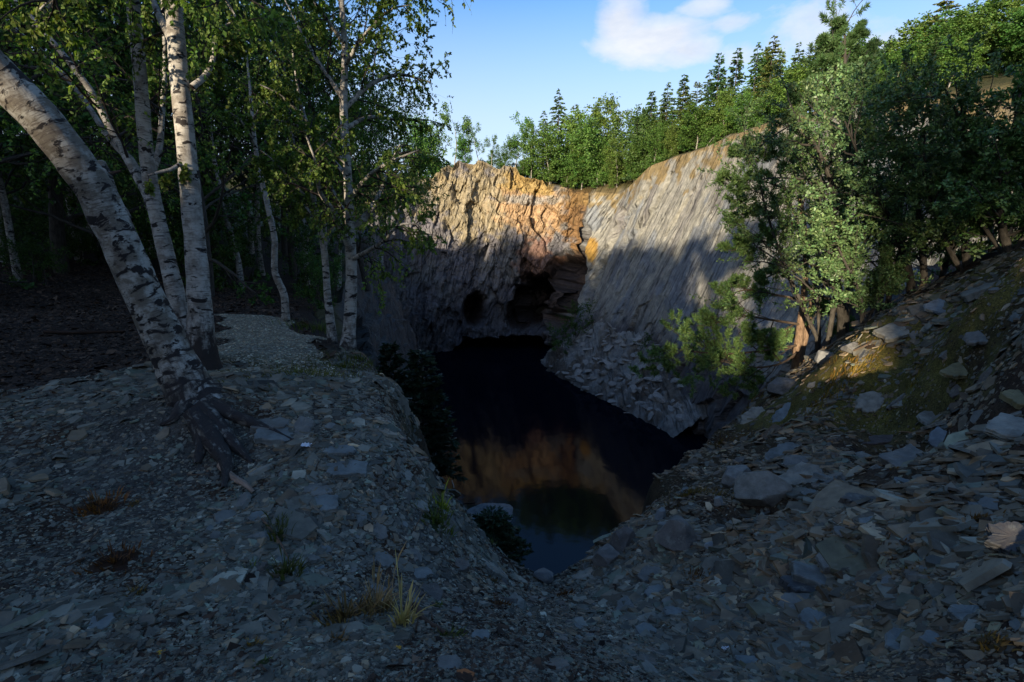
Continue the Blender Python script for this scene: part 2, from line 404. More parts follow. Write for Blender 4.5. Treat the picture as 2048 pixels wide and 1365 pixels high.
def ground_z(xy, detail=True):
    xy = np.asarray(xy, float)
    r = np.hypot(xy[:, 0], xy[:, 1])
    z = H0(xy)
    p3 = np.c_[xy, np.zeros(len(xy))]
    right = sstep(.3, 2.5, xy[:, 0]) * sstep(60, 20, r)
    if detail:
        pm = pathmask(xy)
        amp = np.where(pm, .25, 1.)
        z = z + amp * (fbm(p3 * .9, 4, 3) * (.06 + .24 * right) + fbm(p3 * 4.5, 3, 5) * (.018 + .05 * right))
        z = z + fbm(p3 * .08, 4, 9) * 3.5 * sstep(40, 150, r)
    b1 = at(408, 838, 4.05); z = z + .16 * np.exp(-(np.hypot(xy[:, 0] - b1[0], xy[:, 1] - b1[1]) / .42) ** 2) * (1 + .6 * fbm(p3 * 5, 3, 33))
    s = sdist(xy)
    wob = fbm(p3 * .8, 4, 21) * .35 + fbm(p3 * 3, 3, 22) * .1
    k = np.where(xy[:, 1] > 20, 14., 2.4)
    di = np.clip(s + np.where(r < 25, wob * sstep(-.5, .4, s), 0), 0, None)
    drop = np.minimum(27, di * k * (.35 + .65 * sstep(0, .5, di)) + np.where(xy[:, 1] > 20, 0, fbm(p3 * 1.2, 4, 30) * .5 * sstep(0, 1, di)))
    return z - np.clip(np.where(drop > 26.9, z + 28, drop * np.where(xy[:, 1] > 20, 1.7, 1)), 0, np.maximum(z + 28, 0))
def ground_pt(px, py, Y0, rng=(.55, 1.8)):
    """where the ray of a pixel meets the ground, looking near Y0 metres"""
    Ys = np.linspace(Y0 * rng[0], Y0 * rng[1], 500)
    P = np.array([at(px, py, y) for y in Ys]); g = ground_z(P[:, :2])
    i = np.where(P[:, 2] < g)[0]
    return np.array([*P[i[0], :2], g[i[0]]]) if len(i) else np.array([*at(px, py, Y0)[:2], ground_z(at(px, py, Y0)[None, :2])[0]])

az = np.concatenate([np.linspace(-180, -66, 40, endpoint=False), np.linspace(-66, 66, 620), np.linspace(66, 180, 40)[1:]])
rr = np.concatenate([np.exp(np.linspace(math.log(.45), math.log(42), 400, endpoint=False)), np.exp(np.linspace(math.log(42), math.log(700), 90))])
AZ, RR = np.meshgrid(np.radians(az), rr, indexing='ij')
gx, gy = (np.sin(AZ) * RR).ravel(), (np.cos(AZ) * RR).ravel()
gxy = np.c_[gx, gy]; gz = ground_z(gxy)
r = np.hypot(gx, gy); p3 = np.c_[gxy, gz]
def lerp(a, b, t): return a + (np.asarray(b) - a) * t[:, None]
slatec = np.array([.07, .062, .05]); soil = np.array([.05, .03, .018]); gravel = np.array([.2, .19, .15]); duff = np.array([.028, .018, .012])
moss = np.array([.13, .11, .022]); grassc = np.array([.075, .06, .02]); woods_c = np.array([.05, .05, .02])
n_a = fbm(p3 * .7, 4, 50) ; n_b = fbm(p3 * 2.2, 4, 51)
gc = np.tile(slatec, (len(gx), 1))
gc = lerp(gc, soil, sstep(-.1, .25, n_b + .25 * sstep(.2, 2, gx)))
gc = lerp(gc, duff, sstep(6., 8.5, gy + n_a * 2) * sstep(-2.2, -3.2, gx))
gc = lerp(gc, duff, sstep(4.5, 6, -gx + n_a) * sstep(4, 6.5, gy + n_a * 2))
pm = pathmask(gxy)
gc = np.where(pm[:, None], gravel, gc)
pe = at(600, 745, 5.9); gc = lerp(gc, grassc, sstep(1.3, .4, np.hypot((gx - pe[0]) * .6, (gy - pe[1])) + n_b * .8))
pe = at(1730, 750, 8.7); gc = lerp(gc, moss, sstep(3.2, 1.0, np.hypot((gx - pe[0]), (gy - pe[1]) * .7) + n_b * 3.0) * .8)
pe = at(1400, 950, 7.5); gc = lerp(gc, np.array([.06, .042, .022]), sstep(2.6, .8, np.hypot((gx - pe[0]), (gy - pe[1]) * .45) + n_b * 2))
gc = lerp(gc, woods_c, sstep(30, 45, r))
bank = sstep(.2, 1.2, sdist(gxy)); gc = lerp(gc, np.array([.055, .045, .038]), bank)
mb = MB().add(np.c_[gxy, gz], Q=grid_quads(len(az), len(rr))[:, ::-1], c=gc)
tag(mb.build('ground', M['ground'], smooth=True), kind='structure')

# ================================================================== QUARRY WALLS
ZB = -24.2
WATER_Z = -23.35
rp = rim; bp_ = np.c_[np.array(BASE, float), np.full(len(BASE), ZB)]
cum = np.concatenate([[0], np.cumsum(np.linalg.norm(np.diff((rp + bp_) / 2, axis=0), axis=1))])
# finer columns where the photo sees the wall
knots = np.interp(np.arange(len(rp)), [0, 5, 6, 21, 24, 26], [0, .10, .14, .82, .95, 1.])
NU, NV = 900, 230
tu = np.interp(np.linspace(0, 1, NU), knots, np.arange(len(rp)))
def along(Pt, t):
    i = np.clip(t.astype(int), 0, len(Pt) - 2); f = (t - i)[:, None]
    a = Pt[np.clip(i - 1, 0, None)]; b = Pt[i]; c = Pt[i + 1]; dd = Pt[np.clip(i + 2, None, len(Pt) - 1)]
    cr = .5 * (2 * b + (c - a) * f + (2 * a - 5 * b + 4 * c - dd) * f**2 + (3 * b - a - 3 * c + dd) * f**3)
    return .35 * cr + .65 * (b + (c - b) * f)
Rm, Bs = along(rp, tu), along(bp_, tu)
met = np.interp(tu, np.arange(len(cum)), cum)
vv = np.linspace(0, 1, NV)
slabw = sstep(13.2, 14.2, tu)                       # 1 on the smooth dip slab, 0 on the broken end wall
prof = vv[None, :] ** (1.0 - .0 * slabw[:, None])
# end wall bows: steep foot, broken top
pr = np.where(slabw[:, None] > .5, vv[None, :], np.clip(vv + .10 * np.sin(vv * math.pi), 0, 1)[None, :])
XY = Bs[:, None, :2] + (Rm - Bs)[:, None, :2] * np.where(slabw[:, None] > .5, vv[None, :] ** 1.05, vv[None, :] ** 1.6)[..., None]
Z = Bs[:, None, 2] + (Rm - Bs)[:, None, 2] * vv[None, :]
W = np.concatenate([XY, Z[..., None]], -1)
du = np.gradient(W, axis=0); dv = np.gradient(W, axis=1)
N = np.cross(dv, du); N /= np.linalg.norm(N, axis=-1, keepdims=True) + 1e-9
flip = np.sign(((cen[None, None, :] - W[..., :2]) * N[..., :2]).sum(-1))
N *= flip[..., None]
Wf, Nf = W.reshape(-1, 3), N.reshape(-1, 3)
U = np.repeat(met, NV); V_ = np.tile(vv * 40, NU); SW = np.repeat(slabw, NV)
px, py = proj(Wf)
rough = 1 - SW
wa = fbm(Wf * .12, 4, 60) * 1.1
sh = U - V_ * .28                                    # cleavage leans to the right going up
dsp = np.zeros(len(Wf))
h1, h2, oa, ob, ed = cells((sh + wa) / 4.6 + V_ * .03, (V_ - wa + U * .35) / 8., 1, True)
dsp += rough * ((h1 - .5) * 2.6 + oa * (h2 - .5) * 3.2 + ob * (h1 - .35) * 1.6 - .2 * sstep(.12, .0, ed))
h1, h2, oa, ob, ed = cells((sh + wa * .6) / 1.7 - V_ * .05, (V_ + wa + U * .5) / 3.6, 2, True)
dsp += rough * ((h1 - .5) * 1.1 + oa * (h2 - .5) * 1.5 + ob * (h2 - .4) * .8 - .12 * sstep(.14, .0, ed))
h1, h2, oa, ob, ed = cells((sh + wa * .3) / .6, (V_ + U * .6) / 1.3, 3, True)
dsp += rough * ((h1 - .5) * .42 + oa * (h2 - .5) * .5)
# slab: long low plates running with the dip
dips = U - V_ * .42
h1, h2, oa, ob, ed = cells((dips + wa * .25) / 3.4, (V_ + wa) / 24., 4)
dsp += SW * ((h1 - .5) * .24 + oa * (h2 - .5) * .08)
h1, h2, oa, ob, ed = cells((dips + wa * .15) / .8, (V_ + wa) / 7., 5)
dsp += SW * (h1 - .5) * .02
h1, h2, oa, ob, ed = cells((sh + wa) / 3.0, (V_ - wa) / 4.0, 6)
lowslab = SW * sstep(19, 9, V_ + wa * 1.5)
dsp += lowslab * ((h1 - .5) * 2.2 + oa * (h2 - .5) * 1.6)
dsp += fbm(Wf * .5, 5, 62) * (.25 + .75 * rough)
# ledges and steps seen on the slab: cracks running down the dip
for (x0, y0, x1, y1, wd, dp) in [(1300,360,1180,560,5,-1.2),(1345,345,1255,520,4,-.9),(1245,420,1175,600,8,-1.6),(1420,330,1330,470,3,-.5),(1305,420,1245,490,7,-1.0)]:
    t = np.clip(((px - x0) * (x1 - x0) + (py - y0) * (y1 - y0)) / ((x1 - x0) ** 2 + (y1 - y0) ** 2), 0, 1)
    dd = np.hypot(px - x0 - t * (x1 - x0), py - y0 - t * (y1 - y0)) + fbm(Wf * .6, 3, 66) * 4
    dsp += dp * sstep(wd, wd * .3, dd) * SW
# old workings: two black openings, the collapsed gully in the corner and the overhang along the waterline
def hole(cx, cy, rx, ry, depth, ang=0, soft=.35):
    a = rad(ang); x = (px - cx) * math.cos(a) + (py - cy) * math.sin(a); y = -(px - cx) * math.sin(a) + (py - cy) * math.cos(a)
    q = np.hypot(x / rx, y / ry) + fbm(Wf * .35, 4, 70) * .45
    return -depth * sstep(1 + soft, 1 - soft, q) * (np.repeat(tu, NV) < 15.2)
dsp += hole(952, 617, 20, 30, 14, 15) + hole(1062, 600, 34, 52, 15, 25) + hole(1110, 555, 22, 50, 5, 35) + hole(1142, 560, 20, 90, 4.5, 14)
dsp += hole(1080, 640, 40, 22, 6) + hole(1000, 700, 88, 26, 9, -4, .2) + hole(1300, 660, 40, 14, 2.5, 5)
dsp += 1.6 * sstep(14, 5, np.abs(py - 664 - (px - 1020) * .02 + fbm(Wf * .3, 3, 72) * 9)) * sstep(950, 985, px) * sstep(1105, 1080, px) * (np.repeat(tu, NV) < 14)
top = np.tile(vv, NU)
dsp *= sstep(1.0, .985, top) * .9 + .1
leftw = sstep(8, 5, np.repeat(tu, NV)); dsp *= 1 - .65 * leftw
Wd = Wf + Nf * dsp[:, None]
Wd[:, 2] += rough * (1 - leftw) * sstep(.9, 1, top) * fbm(np.c_[Wf[:, :2] * .35, Wf[:, 2] * 0], 4, 75) * 2.2
# colour of the rock, with shade painted into the cave interiors
lil = np.array([.155, .145, .152]); grey = np.array([.2, .19, .175]); tan = np.array([.28, .268, .225]); ora = np.array([.42, .28, .155]); yel = np.array([.44, .31, .12]); brn = np.array([.2, .115, .05]); dampc = np.array([.085, .08, .085])
na = fbm(Wf * .18, 5, 80); nb = fbm(np.c_[sh * .5, V_ * .09, U * 0], 4, 81); nc = fbm(Wf * .7, 4, 82)
cc = lerp(np.tile(grey, (len(Wf), 1)), lil, sstep(-.2, .3, na))
cc = lerp(cc, tan * (.8 + .2), SW * sstep(-.45, .35, nb + .35))
cc = lerp(cc, np.array([.2, .21, .215]), SW * sstep(.05, .35, na + nb * .6))
hh = np.repeat(Rm[:, 2], NV) - Wf[:, 2]
def blob(cx, cy, rx, ry, k=1.1): return sstep(1.25, .75, np.hypot((px - cx) / rx, (py - cy) / ry) + (nc * .6 + na * .5) * k)
rgh = (SW < .5)
cc = lerp(cc, np.array([.33, .27, .16]), blob(960, 400, 110, 80) * rgh * .8)
cc = lerp(cc, ora, blob(1062, 418, 66, 52, .9) * rgh); cc = lerp(cc, yel, blob(1065, 362, 55, 24) * rgh * .9); cc = lerp(cc, brn, blob(1160, 440, 32, 75) * rgh)
cc = lerp(cc, np.array([.3, .33, .33]), blob(1060, 400, 60, 9) * rgh * .6)
cc = lerp(cc, np.array([.24, .13, .09]), blob(1075, 530, 40, 50) * rgh * .8); cc = lerp(cc, np.array([.3, .16, .1]), blob(1125, 520, 22, 14) * rgh)
cc = lerp(cc, np.array([.36, .2, .03]), blob(1182, 498, 10, 20) * .9)
cc = lerp(cc, dampc, sstep(.05, .5, sstep(14, 5, V_) + nc * .3) * .8)
cc = lerp(cc, np.array([.22, .15, .05]), sstep(3.2, .3, hh + nc * 7 + na * 3) * (SW * .8 + .25 * rough))
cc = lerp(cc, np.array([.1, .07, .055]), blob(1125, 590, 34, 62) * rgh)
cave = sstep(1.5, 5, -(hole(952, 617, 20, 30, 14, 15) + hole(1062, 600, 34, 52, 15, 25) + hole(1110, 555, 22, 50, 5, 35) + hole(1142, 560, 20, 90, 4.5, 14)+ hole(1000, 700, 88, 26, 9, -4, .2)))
cc = lerp(cc, np.array([.06, .045, .04]), cave)  # openings painted dark to stand in for the shade inside them
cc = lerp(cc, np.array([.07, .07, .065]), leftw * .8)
# a turf-topped edge running back from the rim
out = Rm[:, :2] - cen; out /= np.linalg.norm(out, axis=1)[:, None]
Wd = Wd.reshape(NU, NV, 3); cc = cc.reshape(NU, NV, 3)
uvw = np.stack([np.repeat(met[:, None], NV, 1), np.repeat(vv[None, :] * 40, NU, 0) ], -1)
uvw[..., 0] += uvw[..., 1] * np.where(slabw > .5, -.42, -.28)[:, None]
caps = []
lw = leftw.reshape(NU, NV)[:, :1]
fw_ = (1 + 3.4 * sstep(4.5, 6, tu) * sstep(16, 14.5, tu))[:, None]
for k, o_ in enumerate((1.2, 3., 6.)):
    q = Wd[:, -1, :2] + out * o_ * (1 - .6 * lw) * fw_
    zz = H0(q) + (.25, .1, -.8)[k] - .25 * lw[:, 0] + (fbm(np.c_[q * .4, q[:, :1] * 0], 3, 90) * .5 if k < 2 else 0)
    caps.append(np.c_[q, zz])
ncap = len(caps)
Wall = np.concatenate([Wd, np.stack(caps, 1)], 1)
capc = np.tile(np.array([.09, .08, .03]), (NU, ncap, 1)) * (1 + .4 * fbm(Rm * .5, 3, 93))[:, None, None]
CC = np.concatenate([cc, capc], 1); UVW = np.concatenate([uvw, np.repeat(uvw[:, -1:], ncap, 1)], 1)
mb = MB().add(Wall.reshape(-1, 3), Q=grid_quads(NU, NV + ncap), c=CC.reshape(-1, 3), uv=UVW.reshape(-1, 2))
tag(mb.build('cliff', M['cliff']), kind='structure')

# rubble fan at the foot of the slab
fa = []
n1 = 110
g1, g2 = np.meshgrid(np.linspace(0, 1, n1), np.linspace(0, 1, n1), indexing='ij')
FX = 3.5 + g1.ravel() * 24; FY = 58 + g2.ravel() * 42
ax, ay = at(1200, 652, 93)[:2]
def fan_z(x, y):
    q = np.c_[x, y, np.zeros(len(x))]
    # distance from the waterline that the photo shows, rising to the wall
    lx = np.interp(y, [55, 62, 70, 78, 90, 97, 104], [22, 18.6, 15.5, 11.0, 6.2, 5.4, 6.4])
    up = (x - lx)
    z = WATER_Z - .9 + up * .72 + 1.6 * np.exp(-(((x - ax) / 3.5) ** 2 + ((y - ay) / 6) ** 2)) + .8 * sstep(0, 2, up)
    hA, hB, o1, o2, e_ = cells(x / 1.3 + fbm(q * .3, 2, 7), y / 1.9, 12)
    return z + (hA - .5) * 1.1 + o1 * (hB - .5) * 1.3 + fbm(q * .9, 4, 14) * .6
FZ = fan_z(FX, FY)
fc = lerp(np.tile(np.array([.23, .225, .2]), (len(FX), 1)), np.array([.13, .11, .085]), sstep(-.1, .3, fbm(np.c_[FX, FY, FX * 0] * .35, 4, 15)))
tag(MB().add(np.c_[FX, FY, FZ], Q=grid_quads(n1, n1)[:, ::-1], c=fc, uv=np.c_[FX, FY]).build('rubble_slope', M['cliff']), kind='structure')

wv = np.array([[-40, 2, WATER_Z], [60, 2, WATER_Z], [60, 125, WATER_Z], [-40, 125, WATER_Z]], float)
tag(MB().add(wv, Q=[[0, 1, 2, 3]]).build('water', M['water']), kind='structure')

# ================================================================== SKY, SUN, CAMERA
w = bpy.data.worlds.new('World'); C.world = w; w.use_nodes = True
nt = w.node_tree
for n in list(nt.nodes): nt.nodes.remove(n)
b = NB(nt)
sky = b.n('ShaderNodeTexSky', sky_type='NISHITA', sun_disc=False, sun_elevation=SUN_EL, sun_rotation=math.atan2(SUN_XY[0], SUN_XY[1]), altitude=200., air_density=1.0, dust_density=1.2, ozone_density=2.0)
skyc = b.n('ShaderNodeHueSaturation', i={'Hue': .512, 'Saturation': 1.24, 'Color': sky.outputs[0]}).outputs[0]
gen = b.n('ShaderNodeTexCoord').outputs['Generated']
def dirv(px, py):
    d = at(px, py, 10.) - EYE; return d / np.linalg.norm(d)
nz = b.noise(b.mapping(gen, (1, 1, 1.8)), 7., 9, .6, .25)
nz2 = b.noise(b.mapping(gen, (1, 1, 2.2)), 2.4, 6, .55)
tot = None
for (cx, cy, sx, sy, wt) in [(1245,45,36,34,.8),(1300,85,70,34,.85),(1365,105,50,26,.75),(1650,50,80,50,.74),(1800,80,130,54,.72),(1940,40,90,34,.55),(1560,95,40,30,.6),(1480,45,40,16,.45),(1415,12,50,14,.55),(1500,112,60,20,.6),(1900,100,120,40,.62),(2150,60,200,60,.6),(420,30,60,30,.3)]:
    d0 = dirv(cx, cy); rt = np.array([d0[1], -d0[0], 0]); rt /= np.linalg.norm(rt); upv = np.cross(rt, d0)
    dx = b.n('ShaderNodeVectorMath', operation='DOT_PRODUCT', i={0: gen, 1: tuple(rt)}).outputs['Value']
    dy = b.n('ShaderNodeVectorMath', operation='DOT_PRODUCT', i={0: gen, 1: tuple(upv)}).outputs['Value']
    df = b.n('ShaderNodeVectorMath', operation='DOT_PRODUCT', i={0: gen, 1: tuple(d0)}).outputs['Value']
    ex = b.math('POWER', b.math('DIVIDE', dx, sx / F), 2.); ey = b.math('POWER', b.math('DIVIDE', dy, sy / F), 2.)
    gg = b.math('MULTIPLY', b.math('EXPONENT', b.math('MULTIPLY', b.math('ADD', ex, ey), -.7)), b.math('GREATER_THAN', df, .2))
    gg = b.math('MULTIPLY', gg, wt)
    tot = gg if tot is None else b.math('MAXIMUM', tot, gg)
cl = b.math('ADD', b.math('MULTIPLY', tot, 1.15), b.math('ADD', b.math('MULTIPLY', b.math('SUBTRACT', nz, .5), 1.5), b.math('MULTIPLY', b.math('SUBTRACT', nz2, .5), .8)))
clm = b.ramp(cl, [(.4, bw(0)), (.62, bw(.6)), (1.0, bw(1))])
clm = b.math('MULTIPLY', clm, .9)
shade = b.ramp(b.noise(b.mapping(gen, (1, 1, 2.5)), 9., 6, .6), [(.3, (2.2, 2.4, 2.8)), (.65, (3.0, 3.05, 3.15))])
sz_ = b.n('ShaderNodeSeparateXYZ', i={0: gen}).outputs[2]
hz_ = b.ramp(sz_, [(.03, bw(.85)), (.22, bw(.6)), (.4, bw(0))])
hm = b.n('ShaderNodeMix', data_type='RGBA', i={}); nt.links.new(hz_, hm.inputs[0]); nt.links.new(skyc, hm.inputs[6]); hm.inputs[7].default_value = (2.35, 2.65, 3.2, 1); skyc = hm.outputs[2]
mx = b.n('ShaderNodeMix', data_type='RGBA'); nt.links.new(clm, mx.inputs[0]); nt.links.new(skyc, mx.inputs[6]); nt.links.new(shade, mx.inputs[7])
bg = b.n('ShaderNodeBackground', i={0: mx.outputs[2], 1: .15})
b.n('ShaderNodeOutputWorld', i={0: bg.outputs[0]})

sd = bpy.data.lights.new('sun', 'SUN'); sd.energy = 4.5; sd.angle = rad(.6); sd.color = (1, .86, .66)
so = bpy.data.objects.new('sun', sd); col.objects.link(so)
so.rotation_euler = Vector(SUN).to_track_quat('Z', 'Y').to_euler()
cd = bpy.data.cameras.new('camera'); co = bpy.data.objects.new('camera', cd); col.objects.link(co)
cd.sensor_width = 36; cd.lens = F * 36 / 2048; cd.clip_end = 3000; cd.clip_start = .05
co.location = EYE; co.rotation_euler = (rad(90) - PITCH, 0, 0); C.camera = co
C.view_settings.view_transform = 'Standard'; C.view_settings.look = 'None'; C.view_settings.exposure = 1.1; C.view_settings.gamma = 1
C.cycles.max_bounces = 6; C.cycles.diffuse_bounces = 3; C.cycles.transmission_bounces = 4; C.cycles.use_denoising = True
#VEG

# ================================================================== VEGETATION
def leafquads(mb, Pc, D, size, aspect=.62, c=(1, 1, 1), cv=.35, fold=.0, bright=None):
    """small leaf blades: a four cornered blade per leaf"""
    n = len(Pc)
    if not n: return
    D = D / (np.linalg.norm(D, axis=1)[:, None] + 1e-9)
    rnd = R.normal(size=(n, 3)); S = np.cross(D, rnd); S /= np.linalg.norm(S, axis=1)[:, None] + 1e-9
    L = (size * R.uniform(.65, 1.3, n))[:, None]; Wd_ = L * aspect * .5
    V = np.stack([Pc, Pc + D * L * .45 + S * Wd_, Pc + D * L, Pc + D * L * .45 - S * Wd_], 1).reshape(-1, 3)
    k = np.clip(1 + R.normal(size=n) * cv, .35, 1.9)
    cc_ = np.array(c)[None, :] * k[:, None]
    cc_ = cc_ * (1 + R.normal(size=(n, 1)) * np.array([[.14, .03, .05]]))
    mb.add(V, Q=np.arange(n * 4).reshape(n, 4), c=np.repeat(np.clip(cc_, .02, 3), 4, 0))
def along_twig(tw, n):
    t = R.uniform(.1, 1, n) * (len(tw) - 1); i = np.minimum(t.astype(int), len(tw) - 2); f = (t - i)[:, None]
    return tw[i] * (1 - f) + tw[i + 1] * f, tw[i + 1] - tw[i]
def perp(d):
    v = R.normal(size=3); v -= d * v.dot(d); return nrm(v)
def limb(mb, start, d, L, r, P, lev, rec, c=None):
    """a limb and, level by level, the limbs that leave it; the last level is recorded for its leaves"""
    n = P['seg'][lev]; d = nrm(d); pts = [np.array(start, float)]
    for k in range(n):
        d = nrm(d + R.normal(size=3) * P['wand'][lev] + np.array([0, 0, P['trop'][lev]]))
        pts.append(pts[-1] + d * L / n)
    pts = np.array(pts); last = lev == len(P['seg']) - 1
    rad_ = r * np.linspace(1, .3, n + 1)
    if r > P.get('rmin', .0) : tube(mb, pts, rad_, sides=P['sides'][lev], c=c, seed=R.uniform(0, 40))
    if last: rec.append(pts); return
    spawn(mb, pts, L, r, P, lev, rec, c)
def spawn(mb, pts, L, r, P, lev, rec, c=None, t0=None, n=None):
    m = int(P['kids'][lev] * R.uniform(.75, 1.25)) if n is None else n
    t0 = P['t0'][lev] if t0 is None else t0
    for k in range(m):
        t = t0 + (1 - t0) * (k + R.uniform(0, 1)) / m
        x = t * (len(pts) - 1); i = min(int(x), len(pts) - 2); f = x - i
        p = pts[i] * (1 - f) + pts[i + 1] * f; tg = nrm(pts[i + 1] - pts[i])
        a = P['ang'][lev] * R.uniform(.7, 1.3)
        dd = tg * math.cos(a) + perp(tg) * math.sin(a)
        limb(mb, p, dd, L * P['ratio'][lev] * R.uniform(.6, 1.2) * (1.15 - .5 * t), max(r * P['rr'][lev] * (1 - .5 * t), .0015), P, lev + 1, rec, c)
def leaf_out(lv, rec, per, size, droop=.4, c=(1, 1, 1), aspect=.62, spread=.0, cv=.35):
    Pc = []; D = []
    for tw in rec:
        n = max(1, int(per * R.uniform(.7, 1.3)))
        p, d = along_twig(tw, n); Pc.append(p); D.append(d / (np.linalg.norm(d, axis=1)[:, None] + 1e-9))
    Pc = np.concatenate(Pc); D = np.concatenate(D)
    if spread: Pc = Pc + R.normal(size=Pc.shape) * spread
    D = D * .5 + R.normal(size=D.shape) * .7 + np.array([0, 0, -droop])
    leafquads(lv, Pc, D, size, aspect, c, cv)
def pxpath(pts, n):
    """(px, py, metres ahead, width in px) -> smooth 3D path and radii"""
    W3 = np.array([at(a, b_, y) for a, b_, y, w_ in pts])
    rr_ = np.array([w_ / 2 / F * (y / CP) for a, b_, y, w_ in pts])
    return resample(W3, n, rr_)

BIRCH = dict(seg=[6, 5, 5], wand=[.1, .12, .12], trop=[.05, -.06, -.3], sides=[6, 4, 3], kids=[9, 9], t0=[.12, .1], ang=[.85, .9], ratio=[.42, .62], rr=[.45, .5])
def explicit_birch(name, label, trunk, limbs, ws=.85, per=13, size=.05, P=BIRCH, darkbase=1., crown_t0=.5, nspawn=0, sides=18, leafc=(1, 1, 1), group=None, cat='tree', roots=(), groots=(), kn=60, mat='birch'):
    path, rr_ = pxpath(trunk, kn); rr_ = rr_ * ws
    base = path[0].copy(); base[2] = ground_z(base[None, :2])[0]
    th = thing(name, base, label, cat, group)
    tb, lv, rec = MB(), MB(), []
    hgt = path[:, 2] - base[2]
    dk = np.clip(darkbase * np.exp(-np.clip(hgt, 0, None) / .38), 0, .8)
    rr_ = rr_ * (1 + .22 * np.exp(-np.clip(hgt, 0, None) / .2)) * (1 + .03 * fbm(np.c_[np.arange(kn) * .31, np.arange(kn) * 0, np.full(kn, ws * 9)], 3, 77))
    dc = np.repeat(np.c_[dk, dk, dk], sides + 1, 0)
    tube(tb, path, rr_, sides, c=dc, rough=.10, seed=R.uniform(0, 50))
    lim = np.array([.72] * 3)
    for L_ in limbs:
        p, r_ = pxpath(L_, 16)
        tube(tb, p, r_, 8, c=np.array([.1] * 3), rough=.1, seed=R.uniform(0, 50))
        ln = np.linalg.norm(np.diff(p, axis=0), axis=1).sum()
        spawn(tb, p, ln, r_[0], P, 0, rec, lim, n=max(3, int(P['kids'][0] * min(1.6, ln / 1.4))))
    if nspawn: 
        k0 = int(kn * crown_t0); ln = 3.2
        spawn(tb, path[k0:], ln, rr_[k0] * .6, P, 0, rec, lim, n=nspawn)
    for rt in roots:
        p, r_ = pxpath(rt, 14); tube(tb, p, r_, 8, c=np.array([.28] * 3), rough=.25, seed=R.uniform(0, 50))
    for rt in groots:
        W3 = np.array([ground_pt(a, b_, y) + [0, 0, q_ * .25] for a, b_, y, q_ in rt]); p, r_ = resample(W3, 16, np.array([q[3] * .72 for q in rt]))
        tube(tb, p, r_, 9, c=np.array([.42] * 3), rough=.35, seed=R.uniform(0, 50))
    tb.build('trunk', M[mat], th, smooth=True, xf=base)
    if rec:
        leaf_out(lv, rec, per, size, c=leafc)
        lv.build('crown', M['birch_leaf'], th, xf=base)
    return th

# ---- the three big birches at the left
explicit_birch('birch_tree', 'thick leaning birch trunk crossing the left of the slate bank', 
  [(450,930,4.0,120),(418,862,4.06,116),(394,812,4.1,110),(362,745,4.15,104),(310,640,4.15,93),(255,520,4.1,90),(200,400,4.05,88),(125,290,3.95,88),(40,195,3.85,92),(-45,110,3.75,92),(-150,0,3.65,88),(-300,-170,3.5,80)],
  [[(232,450,4.12,60),(215,390,4.3,36),(205,345,4.45,28),(203,325,4.5,14)]], ws=.72, mat='oldbirch', darkbase=.35, kn=90, sides=26, P=dict(BIRCH, kids=[0, 0]),
  groots=[[(398,826,4.05,.13),(440,864,3.9,.1),(476,902,3.75,.06),(505,930,3.6,.02)],[(390,835,4.05,.14),(420,884,3.85,.12),(452,932,3.6,.075),(448,980,3.35,.025)],[(372,818,4.1,.11),(350,842,4.0,.06),(322,852,3.95,.02)],[(418,820,4.15,.12),(470,838,4.1,.08),(530,860,4.0,.05),(588,884,3.9,.015)],[(400,850,3.95,.12),(405,890,3.8,.08),(395,930,3.6,.03)]], roots=[[(400,800,4.12,96),(445,850,4.0,86),(490,885,3.85,56),(540,915,3.7,24)],[(400,815,4.1,96),(435,875,3.85,90),(462,930,3.6,56),(455,985,3.4,22)],[(385,800,4.1,80),(365,835,4.0,60),(345,860,3.95,26)],[(405,800,4.15,80),(465,825,4.25,60),(530,850,4.2,36),(590,885,4.1,14)]])
explicit_birch('birch_tree', 'slender birch trunk rising between the thick leaning birch and the straight birch',
  [(392,735,5.9,64),(372,660,6.0,54),(345,560,6.05,50),(318,450,6.1,42),(300,360,6.15,40),(290,280,6.15,37),(280,150,6.2,34),(265,0,6.25,32),(255,-120,6.3,28),(240,-330,6.4,14)],
  [[(298,400,6.1,15),(272,350,6.2,15),(225,265,6.3,13),(180,180,6.4,12),(110,90,6.5,10),(30,0,6.6,9),(-80,-110,6.7,8)],
   [(300,420,6.15,12),(285,370,6.4,13),(265,325,6.6,14),(225,285,6.8,11),(160,190,7.0,8),(90,110,7.1,9),(10,40,7.2,5)],
   [(300,360,6.2,12),(318,300,6.5,11),(325,220,6.7,9),(330,120,7.0,7),(325,0,7.1,5)],
   [(262,-30,6.2,14),(200,-60,5.6,10),(130,-20,5.2,6),(60,60,5.0,3)],[(262,-50,6.2,14),(330,-80,5.6,10),(430,-30,5.3,6),(480,50,5.2,3)]], ws=.62, nspawn=6, crown_t0=.82, per=22, kn=90, sides=20)
explicit_birch('birch_tree', 'straight white birch trunk with black scars beside the gravel path',
  [(408,742,5.6,82),(403,680,5.6,68),(396,560,5.65,56),(384,420,5.7,50),(372,290,5.7,45),(358,150,5.75,42),(347,0,5.8,38),(340,-150,5.85,32),(335,-350,5.95,14)],
  [[(384,175,5.75,12),(412,150,5.9,10),(428,110,6.0,8),(430,70,6.1,5),(470,40,6.3,3)],
   [(372,318,5.7,8),(345,338,5.5,7),(318,345,5.4,6),(296,352,5.3,4)],[(345,-60,5.8,14),(300,-130,5.2,10),(160,-60,4.8,6),(80,20,4.6,3)],
   [(350,95,5.75,14),(322,40,6.0,12),(300,-20,6.3,9),(285,-90,6.6,6)],[(342,-80,5.8,14),(440,-160,5.9,11),(600,-140,6.2,8),(760,-110,6.5,4),(915,-50,6.9,3)]], ws=.7, nspawn=1, crown_t0=.92, per=18, kn=90, sides=20)
